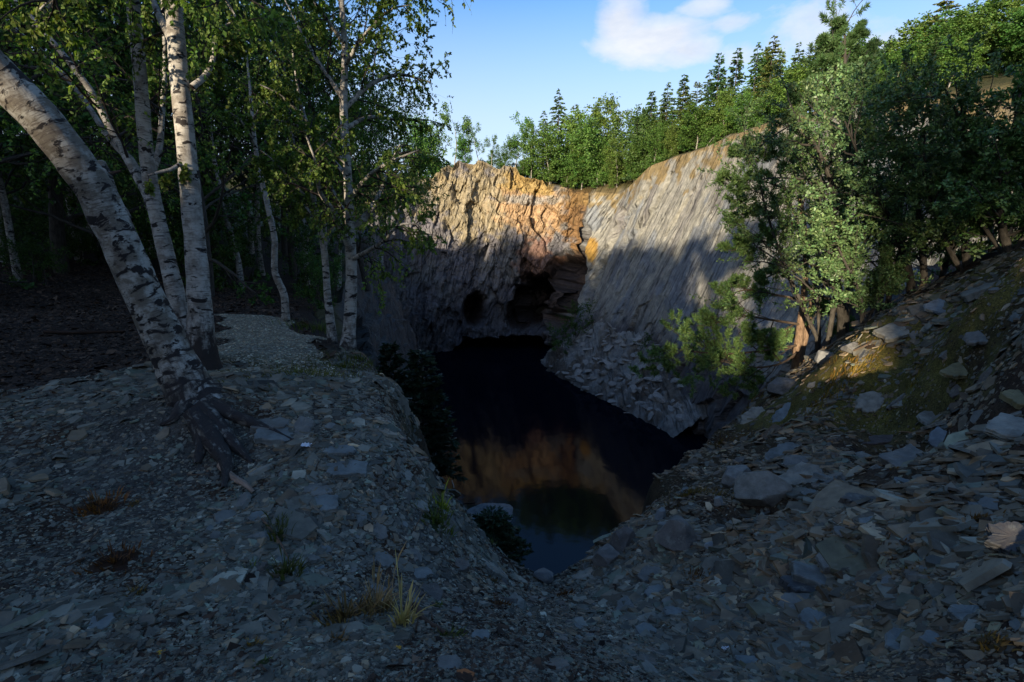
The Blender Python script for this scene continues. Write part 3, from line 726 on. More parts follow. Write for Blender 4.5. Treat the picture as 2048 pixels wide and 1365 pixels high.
# ---- sunlit birches on the lip of the pit
explicit_birch('birch_tree', 'tall sunlit birch with forked limbs standing at the lip of the pit',
  [(694,716,7.7,34),(700,640,7.8,28),(703,560,7.85,25),(701,480,7.9,23),(698,400,7.9,20),(692,300,7.95,18),(687,210,8.0,16),(690,110,8.05,13),(683,0,8.1,11),(680,-150,8.2,8),(676,-330,8.4,4)],
  [[(702,500,7.85,16),(684,460,7.7,13),(668,425,7.6,11),(640,385,7.4,8),(632,330,7.2,6),(612,270,7.0,3)],
   [(701,470,7.9,18),(720,447,8.0,16),(745,415,8.1,12),(762,380,8.2,8),(780,330,8.3,5),(800,290,8.3,3)],
   [(701,450,7.9,10),(675,400,8.3,8),(650,350,8.6,6),(640,280,8.9,3)],
   [(702,520,7.85,9),(740,500,7.6,8),(770,480,7.4,6),(800,450,7.2,4),(850,450,7.1,2)],
   [(697,400,7.9,10),(740,350,7.5,8),(790,320,7.2,5),(840,300,7.0,3)],
   [(694,330,7.95,9),(640,280,7.6,8),(590,250,7.3,5),(550,240,7.1,3)],
   [(688,220,8.0,9),(740,170,8.3,8),(800,150,8.6,6),(860,165,8.9,3)],
   [(688,200,8.0,9),(640,130,8.2,7),(600,60,8.4,4),(570,0,8.5,2)],
   [(690,130,8.05,8),(730,70,7.7,6),(780,20,7.4,4),(820,10,7.3,2)],
   [(690,90,8.05,8),(640,20,7.7,6),(600,-40,7.4,3)],
   [(683,0,8.1,8),(740,-60,8.3,6),(800,-60,8.6,4),(835,-10,8.8,2)],[(682,-60,8.1,8),(620,-120,8.1,6),(560,-90,8.2,3)],
   [(686,260,7.95,9),(740,235,8.6,7),(800,240,9.0,5),(850,240,9.3,3)],[(692,350,7.95,8),(650,310,8.8,6),(610,320,9.3,3)]],
  per=21, size=.052, darkbase=.35, kn=90, sides=14)
explicit_birch('birch_tree', 'thin grey birch leaning just left of the tall sunlit forked birch',
  [(667,700,8.0,22),(656,600,8.1,17),(648,500,8.2,14),(632,420,8.3,12),(622,360,8.4,10),(628,300,8.5,9),(600,200,8.7,6),(585,100,8.9,3)],
  [[(632,420,8.3,7),(590,370,8.0,5),(545,320,7.8,3),(520,300,7.7,2)],[(640,450,8.3,6),(600,400,8.8,4),(560,360,9.2,2)],[(624,350,8.4,6),(660,290,8.6,4),(690,230,8.8,2)],[(612,240,8.6,6),(560,190,8.3,4),(520,170,8.1,2)]],
  per=24, size=.056, nspawn=9, crown_t0=.6, kn=70, sides=12, darkbase=.4)
explicit_birch('birch_tree', 'crooked pale birch at the end of the gravel path',
  [(572,648,10.0,17),(568,590,10.0,16),(550,545,10.0,14),(549,480,10.05,13),(535,410,10.1,12),(518,340,10.2,10),(508,270,10.3,8),(500,180,10.4,5),(490,80,10.5,3)],
  [[(520,345,10.2,5),(560,320,10.0,4),(600,300,9.8,2)],[(510,290,10.2,6),(480,240,9.9,4),(450,220,9.7,2)],[(505,240,10.3,6),(540,190,10.1,4),(565,170,10,2)]],
  per=24, size=.06, nspawn=12, crown_t0=.55, kn=70, sides=12, darkbase=.25)

# ---- trees of the wood, one model per shape and then a copy per tree
def make_tree(name, label, H, P, trunk_r, leaf, per, size, mat, leafc=(1, 1, 1), bark='bark', barkc=(1, 1, 1), lean=.0, nlimb=14, t0=.3, limbL=.38, spread=0., droop=.3, stems=1, aspect=.62, group=None, cat='tree'):
    th = thing(name, (0, 0, -60), label, cat, group)
    tb, lv, rec = MB(), MB(), []
    for s_ in range(stems):
        n = 10; a = R.uniform(0, 6.3)
        off = np.array([math.cos(a), math.sin(a), 0]) * (0 if stems == 1 else .18)
        d = nrm(np.array([math.cos(a) * lean, math.sin(a) * lean, 1])); pts = [off + np.array([0, 0, -.25])]
        for k in range(n):
            d = nrm(d + np.append(R.normal(size=2) * .09, .05)); pts.append(pts[-1] + d * H / n * (1 if s_ == 0 else .85))
        pts = resample(np.array(pts), 16); r_ = trunk_r * np.linspace(1, .12, 16) ** .9
        tube(tb, pts, r_, 8, c=np.array(barkc) if bark != 'birch' else np.array([.15] * 3), rough=.08, seed=R.uniform(0, 50))
        k0 = int(16 * t0)
        m = nlimb // stems
        for k in range(m):
            t = t0 + (1 - t0) * (k + R.uniform()) / m; x = t * 15; i = min(int(x), 14); f = x - i
            p = pts[i] * (1 - f) + pts[i + 1] * f; tg = nrm(pts[i + 1] - pts[i]); an = rad(R.uniform(45, 80)) * (1.2 - .6 * t)
            shape = (.55 + .9 * math.sin(math.pi * min(1, .15 + .85 * (1 - t) ** .8)))
            limb(tb, p, tg * math.cos(an) + perp(tg) * math.sin(an), H * limbL * shape * R.uniform(.6, 1.05), trunk_r * .35 * (1.1 - .7 * t), P, 0, rec, np.array(barkc) if bark != 'birch' else np.array([.7] * 3))
    leaf_out(lv, rec, per, size, droop, leafc, aspect, spread)
    tb.build('trunk', M[bark], th, smooth=True); lv.build('crown', M[mat], th)
    return th
WOOD = dict(seg=[6, 5, 4], wand=[.2, .22, .2], trop=[.08, -.02, -.2], sides=[5, 3, 3], kids=[6, 5], t0=[.2, .2], ang=[.8, .9], ratio=[.5, .5], rr=[.5, .45], rmin=.004)
FARP = dict(seg=[4, 3], wand=[.22, .25], trop=[.12, .02], sides=[4, 3], kids=[6], t0=[.2], ang=[.8], ratio=[.5], rr=[.5], rmin=.03)
woodT = [make_tree('birch_tree', '', 11, WOOD, .13, 0, 24, .11, 'birch_leaf', leafc=(.8, .85, .8), bark='birch', nlimb=24, t0=.26, droop=.5) for _ in range(3)] + \
        [make_tree('oak_tree', '', 11, dict(WOOD, trop=[.05, .03, -.05]), .2, 0, 24, .13, 'far_leaf', leafc=(.62, .72, .7), nlimb=20, t0=.16, limbL=.42) for _ in range(2)]
bushT = [make_tree('bush', '', 2.4, dict(FARP, kids=[7]), .03, 0, 26, .09, 'far_leaf', leafc=(.55, .6, .55), nlimb=22, t0=.05, limbL=.42, stems=3, lean=.35, cat='bush', spread=.05) for _ in range(2)]
farT = [make_tree('birch_tree', '', 9, FARP, .13, 0, 42, .30, 'far_leaf', leafc=lc, bark='birch', nlimb=nl + 10, t0=.12, spread=.2, limbL=.34) for lc, nl in (((1, 1, 1), 24), ((.85, .95, .9), 20), ((1.15, 1.05, 1), 26), ((.75, .9, .9), 28))]
openT = [make_tree('birch_tree', '', 8, dict(FARP, kids=[4]), .12, 0, 60, .27, 'far_leaf', leafc=(.95, 1, 1), bark='birch', nlimb=9, t0=.42, spread=.2, limbL=.34) for _ in range(3)]
def make_conifer(name, H, r, tiers, mat, droop, leafc, sparse=1., size=.34, bare=.08, bark='bark', wid=.2, barkc=(1, 1, 1), up=.0):
    th = thing(name, (0, 0, -60), '', 'tree'); tb, lv = MB(), MB()
    path = np.c_[np.cumsum(R.normal(size=14) * .03 * H / 14), np.cumsum(R.normal(size=14) * .03 * H / 14), np.linspace(-.25, H, 14)]
    tube(tb, path, r * np.linspace(1, .08, 14), 7, c=np.array(barkc), seed=R.uniform(0, 50))
    Pc, D = [], []
    for k in range(tiers):
        t = bare + (1 - bare) * (k + R.uniform(.2, .8)) / tiers; z = t * H
        for j in range(R.integers(4, 7)):
            a = R.uniform(0, 6.3); L = H * wid * (1 - t) ** .8 * R.uniform(.55, 1.15) + .12
            n = 6; d = np.array([math.cos(a), math.sin(a), .25 + up]); p = np.array([np.interp(z, path[:, 2], path[:, 0]), np.interp(z, path[:, 2], path[:, 1]), z]); br = [p]
            for q in range(n): d = nrm(d + np.array([0, 0, -droop * (1 - q / n * 1.1)]) + R.normal(size=3) * .08); br.append(br[-1] + d * L / n)
            br = np.array(br)
            if L > .5: tube(tb, br, max(.012, r * .16) * np.linspace(1, .3, n + 1), 3, c=np.array(barkc))
            m = max(4, int(L / size * 7 * sparse)); p_, d_ = along_twig(br, m)
            sd_ = np.cross(d_, [0, 0, 1.]); sd_ /= np.linalg.norm(sd_, axis=1)[:, None] + 1e-9
            d_ = d_ / (np.linalg.norm(d_, axis=1)[:, None] + 1e-9)
            D.append(d_ * .8 + sd_ * R.choice([-1, 1], m)[:, None] * R.uniform(.2, 1., (m, 1)) + np.array([0, 0, -.25 - droop]) * R.uniform(0, 1.4, (m, 1)) + R.normal(size=(m, 3)) * .15); Pc.append(p_)
    leafquads(lv, np.concatenate(Pc), np.concatenate(D), size, .42, leafc, .3)
    tb.build('trunk', M[bark], th, smooth=True); lv.build('crown', M[mat], th); return th
spruceT = [make_conifer('spruce_tree', 12, .16, 34, 'needle', .1, (1, 1, 1), 1.3, .42, wid=.19), make_conifer('spruce_tree', 12, .15, 30, 'needle', .12, (1.3, 1.2, 1), 1.0, .4, wid=.23), make_conifer('spruce_tree', 12, .15, 30, 'needle', .05, (.9, 1.05, 1.1), 1.3, .42, wid=.19)]
larchT = [make_conifer('larch_tree', 12, .16, 22, 'larch', .12, (1, 1, 1), 1.3, .36, wid=.27), make_conifer('larch_tree', 12, .15, 22, 'larch', .04, (.85, .95, 1), 1.1, .34, wid=.26, up=.2)]
deadT = [make_conifer('larch_tree', 12, .12, 20, 'needle', .06, (1.2, 1.4, 2.2), .25, .26, wid=.2)]
used = set()
def plant(T, loc, H, label, group, refH=None, sxy=1.):
    ref = refH or {'bush': 2.4}.get(T.name.split('.')[0], None) or {id(x): h for x, h in [(t, 11) for t in woodT] + [(t, 9) for t in farT] + [(t, 8) for t in openT] + [(t, 12) for t in spruceT + larchT + deadT]}.get(id(T), 11)
    k = H / ref; rz = R.uniform(0, 6.28); sc = (k * sxy * R.uniform(.9, 1.1), k * sxy * R.uniform(.9, 1.1), k)
    if T.name not in used:
        used.add(T.name); T.location = loc; T.rotation_euler = (0, 0, rz); T.scale = sc; T['label'] = label; T['group'] = group; return T
    return dup(T, loc, rz, sc, label, group)
def at_ground(px, Y):
    x = at(px, 480, Y)[0]
    return np.array([x, Y, H0(np.array([[x, Y]]))[0] - .1])
def top_h(px, py, loc): 
    """height of a tree standing at loc whose tip shows at that pixel row"""
    return at(px, py, loc[1])[2] - loc[2]

# far rim: the row of small open birches, then the taller wood to the right
ords = ['first', 'second', 'third', 'fourth', 'fifth', 'sixth', 'seventh', 'eighth', 'ninth', 'tenth', 'eleventh', 'twelfth', 'thirteenth', 'fourteenth', 'fifteenth', 'sixteenth', 'seventeenth', 'eighteenth', 'nineteenth', 'twentieth', 'twenty-first', 'twenty-second', 'twenty-third', 'twenty-fourth', 'twenty-fifth', 'twenty-sixth', 'twenty-seventh', 'twenty-eighth', 'twenty-ninth', 'thirtieth']
for k, (x, y, T) in enumerate([(843,262,farT[1]),(868,250,farT[0]),(912,236,openT[0]),(935,286,farT[3]),(962,268,openT[1]),(985,282,openT[2]),(1008,290,farT[3]),(1028,252,openT[1]),(1045,285,openT[0]),(1062,272,farT[1])]):
    Y = 117 + R.uniform(0, 3); L = at_ground(x, Y)
    plant(T, L, top_h(x, y, L), f'small open birch, {ords[k]} from the left in the row along the far cliff edge', 'small birches along the far cliff edge')
for k, (x, y, T, Y) in enumerate([(1112,178,spruceT[1],121),(1085,222,spruceT[1],119),(1145,208,larchT[1],122),(1212,186,deadT[0],124),(1175,235,farT[2],119),(1130,255,farT[2],115.5),(1205,262,farT[0],113),(1240,240,farT[3],112),(1098,275,farT[0],116),(1160,280,farT[3],114.5),(1230,300,farT[2],108),(1190,300,farT[1],112.5)]):
    L = at_ground(x, Y)
    kind = 'slim pointed spruce' if T in spruceT else 'bare thin bluish larch' if T in deadT else 'rounded green birch'
    if kind.startswith('rounded'): lab = f'rounded green birch in the wood above the notch of the far cliff'
    else: lab = kind + ' standing above the wood over the notch of the far cliff'
    plant(T, L, top_h(x, y, L), lab, 'trees above the cliff notch', sxy=1.1 if T in farT else 1.)
hx = [(1262,228,spruceT[0],105),(1290,182,spruceT[0],104),(1275,250,farT[3],101),(1310,200,larchT[0],102),(1330,215,spruceT[2],98),(1350,180,larchT[0],98),(1372,160,larchT[1],96),(1395,140,spruceT[1],94),(1418,135,larchT[0],92),(1443,96,spruceT[0],93),(1470,130,farT[0],90),(1500,95,larchT[1],88),(1525,100,larchT[0],86),(1555,85,spruceT[1],84),(1590,80,larchT[0],80),(1410,105,spruceT[2],90),(1480,85,spruceT[1],86),(1345,150,spruceT[0],99),(1618,48,spruceT[0],72),(1318,165,spruceT[1],101),(1508,70,larchT[0],83),
      (1365,240,farT[3],92),(1400,225,farT[0],88),(1435,200,farT[2],85),(1465,205,farT[1],82),(1498,190,spruceT[2],79),(1535,180,farT[2],76),(1300,270,farT[1],97),(1335,265,farT[2],93.5),(1570,170,farT[3],73),(1610,150,farT[0],70)]
for k, (x, y, T, Y) in enumerate(hx):
    L = at_ground(x, Y); kind = 'pointed spruce' if T in spruceT else 'feathery larch' if T in larchT else 'leafy tree'
    plant(T, L, top_h(x, y, L), f'{kind} among the sunny trees on the slope above the smooth rock slab', 'trees above the smooth slab', sxy=1.05)
hx = [(1600,60,larchT[1],66),(1640,60,larchT[0],64),(1680,110,spruceT[1],62),(1725,70,spruceT[2],60),(1760,90,larchT[0],58),(1815,-40,larchT[0],56),(1870,40,spruceT[1],55),(1780,105,larchT[1],60),(1850,90,larchT[1],55),(1900,75,farT[1],54),(1945,55,spruceT[1],53),(1985,45,farT[0],51),(2020,30,farT[3],50),(2060,20,farT[1],48),(1640,180,farT[3],60),(1700,175,farT[0],56.5),(1770,185,farT[2],53),(1830,160,farT[1],50.5),(1880,150,farT[3],49),(1930,130,farT[0],47.5),(1990,120,farT[3],45.5),(2045,110,farT[1],44)]
for k, (x, y, T, Y) in enumerate(hx):
    L = at_ground(x, Y); kind = 'spruce' if T in spruceT else 'larch' if T in larchT else 'dark leafy tree'
    lab = 'tall ragged larch standing clear against the clouds at upper right' if x == 1815 else f'{kind} in the dark wood on the skyline behind the oaks'
    plant(T, L, top_h(x, y, L), lab, 'trees on the skyline behind the oaks', sxy=1.1)
for k in range(46):
    x = R.uniform(1205, 2050); Y = np.interp(x, [1190, 1300, 1450, 1600, 2048], [112, 96, 78, 64, 44]) + R.uniform(0, 9)
    L = at_ground(x, Y); T = farT[k % 4]
    plant(T, L, R.uniform(3, 6.5), 'low leafy tree filling the edge of the wood above the rock slab', 'low trees at the edge of the hillside wood', sxy=1.5)
for k in range(24):
    x = R.uniform(1640, 2090); L = at_ground(x, np.interp(x, [1600, 1700, 1850, 2048, 2090], [60, 53, 46, 38, 37]) + R.uniform(1.5, 7))
    plant((farT + spruceT)[k % 6], L, R.uniform(2.2, 4.8), 'low tree crowding the top of the rock wall behind the oaks', 'low trees above the wall behind the oaks', sxy=1.5)
for k in range(14):
    x = R.uniform(1090, 1215); L = at_ground(x, np.interp(x, [1090, 1215], [116, 113]) + R.uniform(0, 4))
    plant(farT[k % 4], L, R.uniform(3.5, 7), 'low leafy tree filling the edge of the wood over the cliff notch', 'low trees over the cliff notch', sxy=1.4)
for k in range(26):
    x = R.uniform(850, 1095); L = at_ground(x, 119 + R.uniform(0, 6))
    plant(farT[k % 4], L, R.uniform(2, 3.6), 'low scrub between the small birches along the far cliff edge', 'low scrub along the far cliff edge', sxy=1.5)
# the wood on the left, behind the birches
lw = [(20,13,9),(110,15,11),(190,19,12),(60,24,13),(250,14,9.5),(300,20,12),(-60,12,10),(345,24,13),(140,32,14),(430,22,11.5),(470,16,9),(520,20,10.5),(565,26,11),(610,19,9.5),(455,30,13),(540,33,12),(650,24,9.5),(690,30,10.5),(730,22,8.2),(760,28,8.5),(800,34,8.8),(600,34,11.5),(-10,34,15),(230,34,14),(330,36,14),(-140,18,13),(-160,10,10.5),(780,40,8.5),(825,48,9),(400,13.5,8.5),(-30,18,12),(90,40,16),(400,40,14),(720,38,10),(835,62,9.5),(850,78,9),(0,15,10),(150,17,11),(280,26,13),(380,18,11),(500,25,12),(580,21,10),(60,30,15),(200,23,13),(450,40,14),(-80,26,14),(690,44,9.5),(780,50,9),(670,21,8.5),(330,30,15),(750,36,9.5)]
for k, (x, Y, H) in enumerate(lw):
    L = at_ground(x, Y); T = woodT[(k * 3 + k // 4) % 5]
    sa = -L[:2] @ SUN_XY; ta = L[0] * -SUN_XY[1] + L[1] * SUN_XY[0]
    if ta < -11: H = min(H, max(4.5, -2.6 + (95 - sa) * .176 - L[2]))
    kind = 'white-stemmed birch' if T.name.startswith('birch') else 'dark spreading oak'
    where = 'in the shaded wood left of the thick leaning trunk' if x < 250 else 'in the shaded wood behind the gravel path' if x < 640 else 'along the left edge of the pit behind the sunlit birches'
    plant(T, L, H, f'{kind} {where}', {'i': 'trees of the left wood', 'a': 'trees along the left edge of the pit'}[where[0]])
for k in range(60):
    x = R.uniform(-150, 640); Y = R.uniform(13, 32)
    L = at_ground(x, Y); T = bushT[k % 2]
    plant(T, L, R.uniform(1.2, 2.8), 'low leafy bush in the dark under the left wood', 'bushes under the left wood', 2.4)
#END1

# ---- oaks and pines on the right bank
OAKP = dict(seg=[5, 5, 4], wand=[.2, .22, .22], trop=[.08, .05, .06], sides=[6, 4, 3], kids=[7, 6], t0=[.2, .15], ang=[.8, .85], ratio=[.5, .55], rr=[.5, .5])
def oak(label, stems, per=68, size=.078, nsp=12, leafc=(1, 1, 1)):
    base = None; tb, lv, rec = MB(), MB(), []
    for st in stems:
        st = [(a, 600 - (600 - q_) * .94 if q_ < 600 else q_, y_, w_ * .82) for a, q_, y_, w_ in st]
        p, r_ = pxpath(st, 26)
        if base is None:
            base = p[0].copy(); base[2] = ground_z(base[None, :2])[0]
            th = thing('oak_tree', base, label, 'tree', 'oaks on the right bank')
        p[0, 2] = min(p[0, 2], ground_z(p[:1, :2])[0] - .1)
        tube(tb, p, r_, 9, rough=.1, seed=R.uniform(0, 50))
        spawn(tb, p, np.linalg.norm(p[-1] - p[0]) * .85, r_[8], OAKP, 0, rec, None, t0=.1, n=nsp + 7)
    leaf_out(lv, rec, per, size, -.1, leafc, .52, .03, .4)
    tb.build('trunk', M['bark'], th, smooth=True, xf=base); lv.build('crown', M['oak_leaf'], th, xf=base); return th
oak('young oak with a bent dark stem just right of the two-stemmed pine', [[(1690,650,13,26),(1672,560,13,20),(1662,470,13,15),(1668,380,12.9,12),(1640,290,12.7,8),(1600,220,12.5,4)], [(1672,560,13,12),(1715,480,13,9),(1740,400,13.2,6),(1720,300,13.4,3)]], nsp=15)
oak('many-stemmed young oak on the slate mound, middle of the oaks', [[(1826,575,11.6,18),(1800,480,11.6,14),(1765,400,11.4,10),(1720,300,11.2,6),(1690,220,11,3)], [(1850,575,11.6,16),(1842,460,11.5,12),(1830,340,11.4,8),(1790,210,11.3,4)], [(1880,570,11.5,14),(1900,470,11.7,10),(1880,360,11.9,6)]], nsp=13)
oak('leafy oak leaning over the mound top, second from the right edge', [[(1935,545,10.4,18),(1930,440,10.3,14),(1950,330,10.2,10),(1920,220,10,6),(1890,150,9.9,3)], [(1925,545,10.4,12),(1880,450,10.3,8),(1850,330,10.2,5),(1850,240,10,3)]], nsp=14, leafc=(.95, 1.05, .85))
oak('dense dark oak at the right edge of the view on the mound', [[(2018,510,9.3,18),(2000,400,9.2,14),(2020,280,9.1,10),(2040,160,9,5)], [(2030,505,9.2,14),(2075,400,9,10),(2090,250,8.9,6)], [(2010,510,9.4,10),(1960,420,9.6,7),(1965,300,9.7,4)]], nsp=14, leafc=(.85, 1.0, .75))
oak('low oak scrub hanging over the pit left of the bent oak', [[(1640,690,15,10),(1600,600,15,8),(1560,500,15,6),(1530,400,15.2,5),(1510,300,15.4,3)], [(1640,690,15,8),(1630,560,15.3,6),(1600,450,15.5,4),(1560,330,15.6,3)]], nsp=12, leafc=(1.1, 1.1, .9))
oak('slim oak at the back of the mound between the bent oak and the many-stemmed one', [[(1760,610,12.8,14),(1765,500,12.9,11),(1740,400,13,8),(1720,280,13,5),(1700,190,13,3)], [(1775,605,12.8,12),(1800,500,13,9),(1830,400,13.2,6),(1850,300,13.3,3)]], nsp=14)
oak('shady oak at the back of the mound near the right edge', [[(1985,530,11,14),(1975,420,11,11),(1930,330,11.2,7),(1900,260,11.3,4)], [(1990,530,11,12),(2030,420,11,8),(2050,310,11,4)]], nsp=14, leafc=(.9, 1, .8))
oak('bushy oak sapling on the brow just right of the pine', [[(1725,655,11.5,10),(1720,590,11.5,8),(1690,520,11.4,5),(1660,450,11.3,3)], [(1728,655,11.5,9),(1760,590,11.5,6),(1790,520,11.5,3)]], nsp=13)
def needles(lv, rec, n, L, c=(1, 1, 1), frac=.35, aspect=.16):
    Pc, D = [], []
    for tw in rec:
        t = R.uniform(frac, 1, n) * (len(tw) - 1); i = np.minimum(t.astype(int), len(tw) - 2); f = (t - i)[:, None]
        p = tw[i] * (1 - f) + tw[i + 1] * f; d = tw[i + 1] - tw[i]; d /= np.linalg.norm(d, axis=1)[:, None] + 1e-9
        Pc.append(p); D.append(d * .75 + R.normal(size=(n, 3)) * .55)
    leafquads(lv, np.concatenate(Pc), np.concatenate(D), L, aspect, c, .25)
PINEP = dict(seg=[5, 5, 4], wand=[.14, .16, .14], trop=[.05, .06, .16], sides=[6, 4, 3], kids=[8, 6], t0=[.35, .25], ang=[.7, .7], ratio=[.42, .5], rr=[.5, .5])
def pine(label, stems, limbs, n=110, L=.15, c=(1, 1, 1), mat='pine_needle', bark='pinebark'):
    tb, lv, rec = MB(), MB(), []; base = None
    for st in stems:
        p, r_ = pxpath(st, 30); r_ = r_ * .72
        if base is None:
            base = p[0].copy(); base[2] = ground_z(base[None, :2])[0]; th = thing('pine_tree', base, label, 'tree')
        p[0, 2] = min(p[0, 2], ground_z(p[:1, :2])[0] - .15)
        tube(tb, p, r_, 10, rough=.1, seed=R.uniform(0, 50))
        spawn(tb, p, np.linalg.norm(p[-1] - p[0]) * .5, r_[10] * .7, dict(PINEP, trop=[.12, .1, .2]), 0, rec, None, t0=.62, n=9)
    for l_ in limbs:
        p, r_ = pxpath(l_, 14); r_ = r_ * .6; ln = np.linalg.norm(p[-1] - p[0])
        tube(tb, p, r_, 6, c=np.array([.5, .55, .6]), seed=R.uniform(0, 50)); spawn(tb, p, ln * .9, r_[0], PINEP, 0, rec, np.array([.45, .5, .55]), t0=.3, n=int(5 + ln * 2.4))
    needles(lv, rec, n, L, c)
    tb.build('trunk', M[bark], th, smooth=True, xf=base); lv.build('crown', M[mat], th, xf=base); return th
pine('two-stemmed pine with orange bark spreading sunlit boughs over the pit',
  [[(1594,716,16.5,26),(1600,660,16.5,20),(1608,590,16.5,17),(1612,500,16.4,14),(1604,420,16.3,11),(1590,340,16.2,8),(1570,280,16.1,4)], [(1600,716,16.6,20),(1618,640,16.7,16),(1632,560,16.8,12),(1640,470,16.9,9),(1650,390,17,5)]],
  [[(1600,690,16.5,9),(1540,700,16.1,8),(1460,708,15.8,6),(1390,704,15.5,4),(1335,694,15.3,2)], [(1602,700,16.5,8),(1560,728,15.9,7),(1500,735,15.5,5),(1440,722,15.3,3)], [(1605,650,16.5,9),(1540,640,16.2,7),(1480,632,16,5),(1425,650,15.8,3)],
   [(1608,600,16.5,9),(1550,590,16.8,7),(1495,580,17,5),(1455,590,17.1,3)], [(1610,540,16.4,8),(1560,500,16.1,7),(1510,480,15.8,5),(1470,500,15.6,3)], [(1608,470,16.4,8),(1560,430,16.7,6),(1500,420,17,4),(1470,440,17.1,2)],
   [(1600,400,16.3,7),(1550,370,16,5),(1490,360,15.8,3),(1450,370,15.6,2)], [(1596,350,16.2,6),(1540,310,16.5,4),(1480,300,16.7,2)], [(1610,560,16.4,8),(1640,600,15.5,6),(1680,640,15,3)], [(1605,640,16.5,7),(1570,660,17.5,5),(1530,690,18,3)], [(1600,680,16.5,7),(1570,700,17.3,5),(1510,690,17.9,3)], [(1608,520,16.4,8),(1570,540,17.3,5),(1520,560,17.8,3)]])
pine('dark pine whose upswept top shoots rise above the oaks', [[(1700,690,16.8,22),(1697,500,16.8,18),(1692,330,16.8,14),(1690,200,16.8,10),(1690,100,16.8,6),(1688,40,16.8,3)]],
  [[(1690,190,16.8,8),(1660,150,16.6,6),(1645,95,16.5,3)], [(1690,200,16.8,8),(1720,160,17,6),(1735,100,17,3)], [(1691,260,16.8,8),(1640,230,16.5,6),(1600,190,16.4,3)], [(1691,270,16.8,8),(1745,240,17,6),(1775,200,17.1,3)], [(1691,150,16.8,6),(1672,110,16.8,4),(1664,60,16.8,2)], [(1690,130,16.8,6),(1705,90,16.8,4),(1712,60,16.8,2)], [(1692,340,16.8,8),(1640,320,16.3,6),(1590,300,16,3)]], n=100, c=(.6, .72, .8), bark='bark')

# ---- conifers and bushes clinging to the near edge
def place_conifer(name, label, px, pyb, pyt, Y, T, wid, mat, leafc=(1, 1, 1), tiers=26, size=.14):
    b_ = at(px, pyb, Y); H = at(px, pyt, Y)[2] - b_[2]
    th = make_conifer(name, H, .035, tiers, mat, .05, leafc, 1.6, size, wid=wid, up=.25)
    th.location = b_; th['label'] = label; th['category'] = 'tree' if name.endswith('tree') else 'bush'; return th
place_conifer('spruce_tree', 'dark young spruce growing below the left lip of the pit', 852, 985, 705, 9.0, None, .26, 'dark_needle', tiers=44)
place_conifer('spruce_tree', 'smaller dark spruce behind the left lip beside the black water', 790, 860, 690, 12.0, None, .3, 'dark_needle', tiers=30)
place_conifer('juniper_bush', 'dark bushy juniper on the ledge over the bottom of the pit', 988, 1150, 1032, 4.6, None, .5, 'dark_needle', (1.1, 1.1, 1), tiers=30, size=.05)
for (x, yb, yt, Y, lab) in [(1150,668,612,93,'dark shrub between the cave mouths and the rubble slope'),(1118,700,655,92,'dark shrub at the water edge left of the rubble slope'),(1306,745,678,77,'dark shrub standing on the rubble slope below the slab'),(1325,720,690,76,'small dark shrub at the slab foot right of the rubble top')]:
    b_ = at(x, yb, Y); T = bushT[0]; H = at(x, yt, Y)[2] - b_[2]
    plant(T, b_, H, lab, 'shrubs at the foot of the walls', 2.4, 1.2)

# ================================================================== LOOSE SLATE
def tint(n, a=.42):
    k = np.exp(R.normal(size=n) * a)[:, None]
    base = np.array([.128, .117, .085]) * k
    w_ = R.uniform(size=(n, 1)); return np.where(w_ < .16, base * np.array([1.25, 1.0, .8]), np.where(w_ > .88, base * np.array([.9, 1.08, 1.02]), base))
def gnormal(xy):
    e = .12; z0 = ground_z(xy); zx = ground_z(xy + [e, 0]); zy = ground_z(xy + [0, e])
    n = np.c_[-(zx - z0) / e, -(zy - z0) / e, np.ones(len(xy))]
    return z0, n / np.linalg.norm(n, axis=1)[:, None]
def chips(name, xy, size, thick, tilt, sink=.2, mat='slate', dark=1.):
    n = len(xy); z, N_ = gnormal(xy)
    N_ = N_ * np.array([.75, .75, 1]) + R.normal(size=(n, 3)) * tilt[:, None] * np.array([1, 1, .2]); N_ /= np.linalg.norm(N_, axis=1)[:, None]
    X = np.cross(N_, R.normal(size=(n, 3))); X /= np.linalg.norm(X, axis=1)[:, None]; Yv = np.cross(N_, X)
    k = 6; th = (np.arange(k)[None, :] + R.uniform(-.38, .38, (n, k))) * 2 * math.pi / k
    rr_ = size[:, None] * R.uniform(.55, 1.1, (n, k)); asp = R.uniform(.42, .95, n)[:, None]
    a, b_ = rr_ * np.cos(th), rr_ * np.sin(th) * asp
    cen_ = np.c_[xy, z] + N_ * (thick * (1 - sink) * R.uniform(-.2, 1.1, n))[:, None]
    ring = cen_[:, None] + a[..., None] * X[:, None] + b_[..., None] * Yv[:, None]
    low = ring * 1.0 - N_[:, None] * thick[:, None, None] + (ring - cen_[:, None]) * .06
    topc = ring.mean(1) + N_ * (thick * R.uniform(-.1, .12, n))[:, None]
    V = np.concatenate([topc[:, None], ring, low], 1); m = 1 + 2 * k; o = np.arange(n)[:, None] * m
    j = np.arange(k); T = np.stack([np.zeros(k, int), 1 + j, 1 + (j + 1) % k], 1); Q = np.stack([1 + j, 1 + k + j, 1 + k + (j + 1) % k, 1 + (j + 1) % k], 1)
    c = tint(n) * dark
    if name == 'leaf_litter': c = np.array([.05, .03, .018]) * np.exp(R.normal(size=(n, 1)) * .5)
    if name == 'slate_scree': c = c * np.where((sstep(.3, 2, xy[:, 0]) * R.uniform(size=n) > .35)[:, None], np.array([1.15, .95, .78]), 1.)
    mb = MB().add(V.reshape(-1, 3), Q=(Q[None] + o[..., None]).reshape(-1, 4), T=(T[None] + o[..., None]).reshape(-1, 3), c=np.repeat(c, m, 0))
    return tag(mb.build(name, M[mat]), kind='stuff')
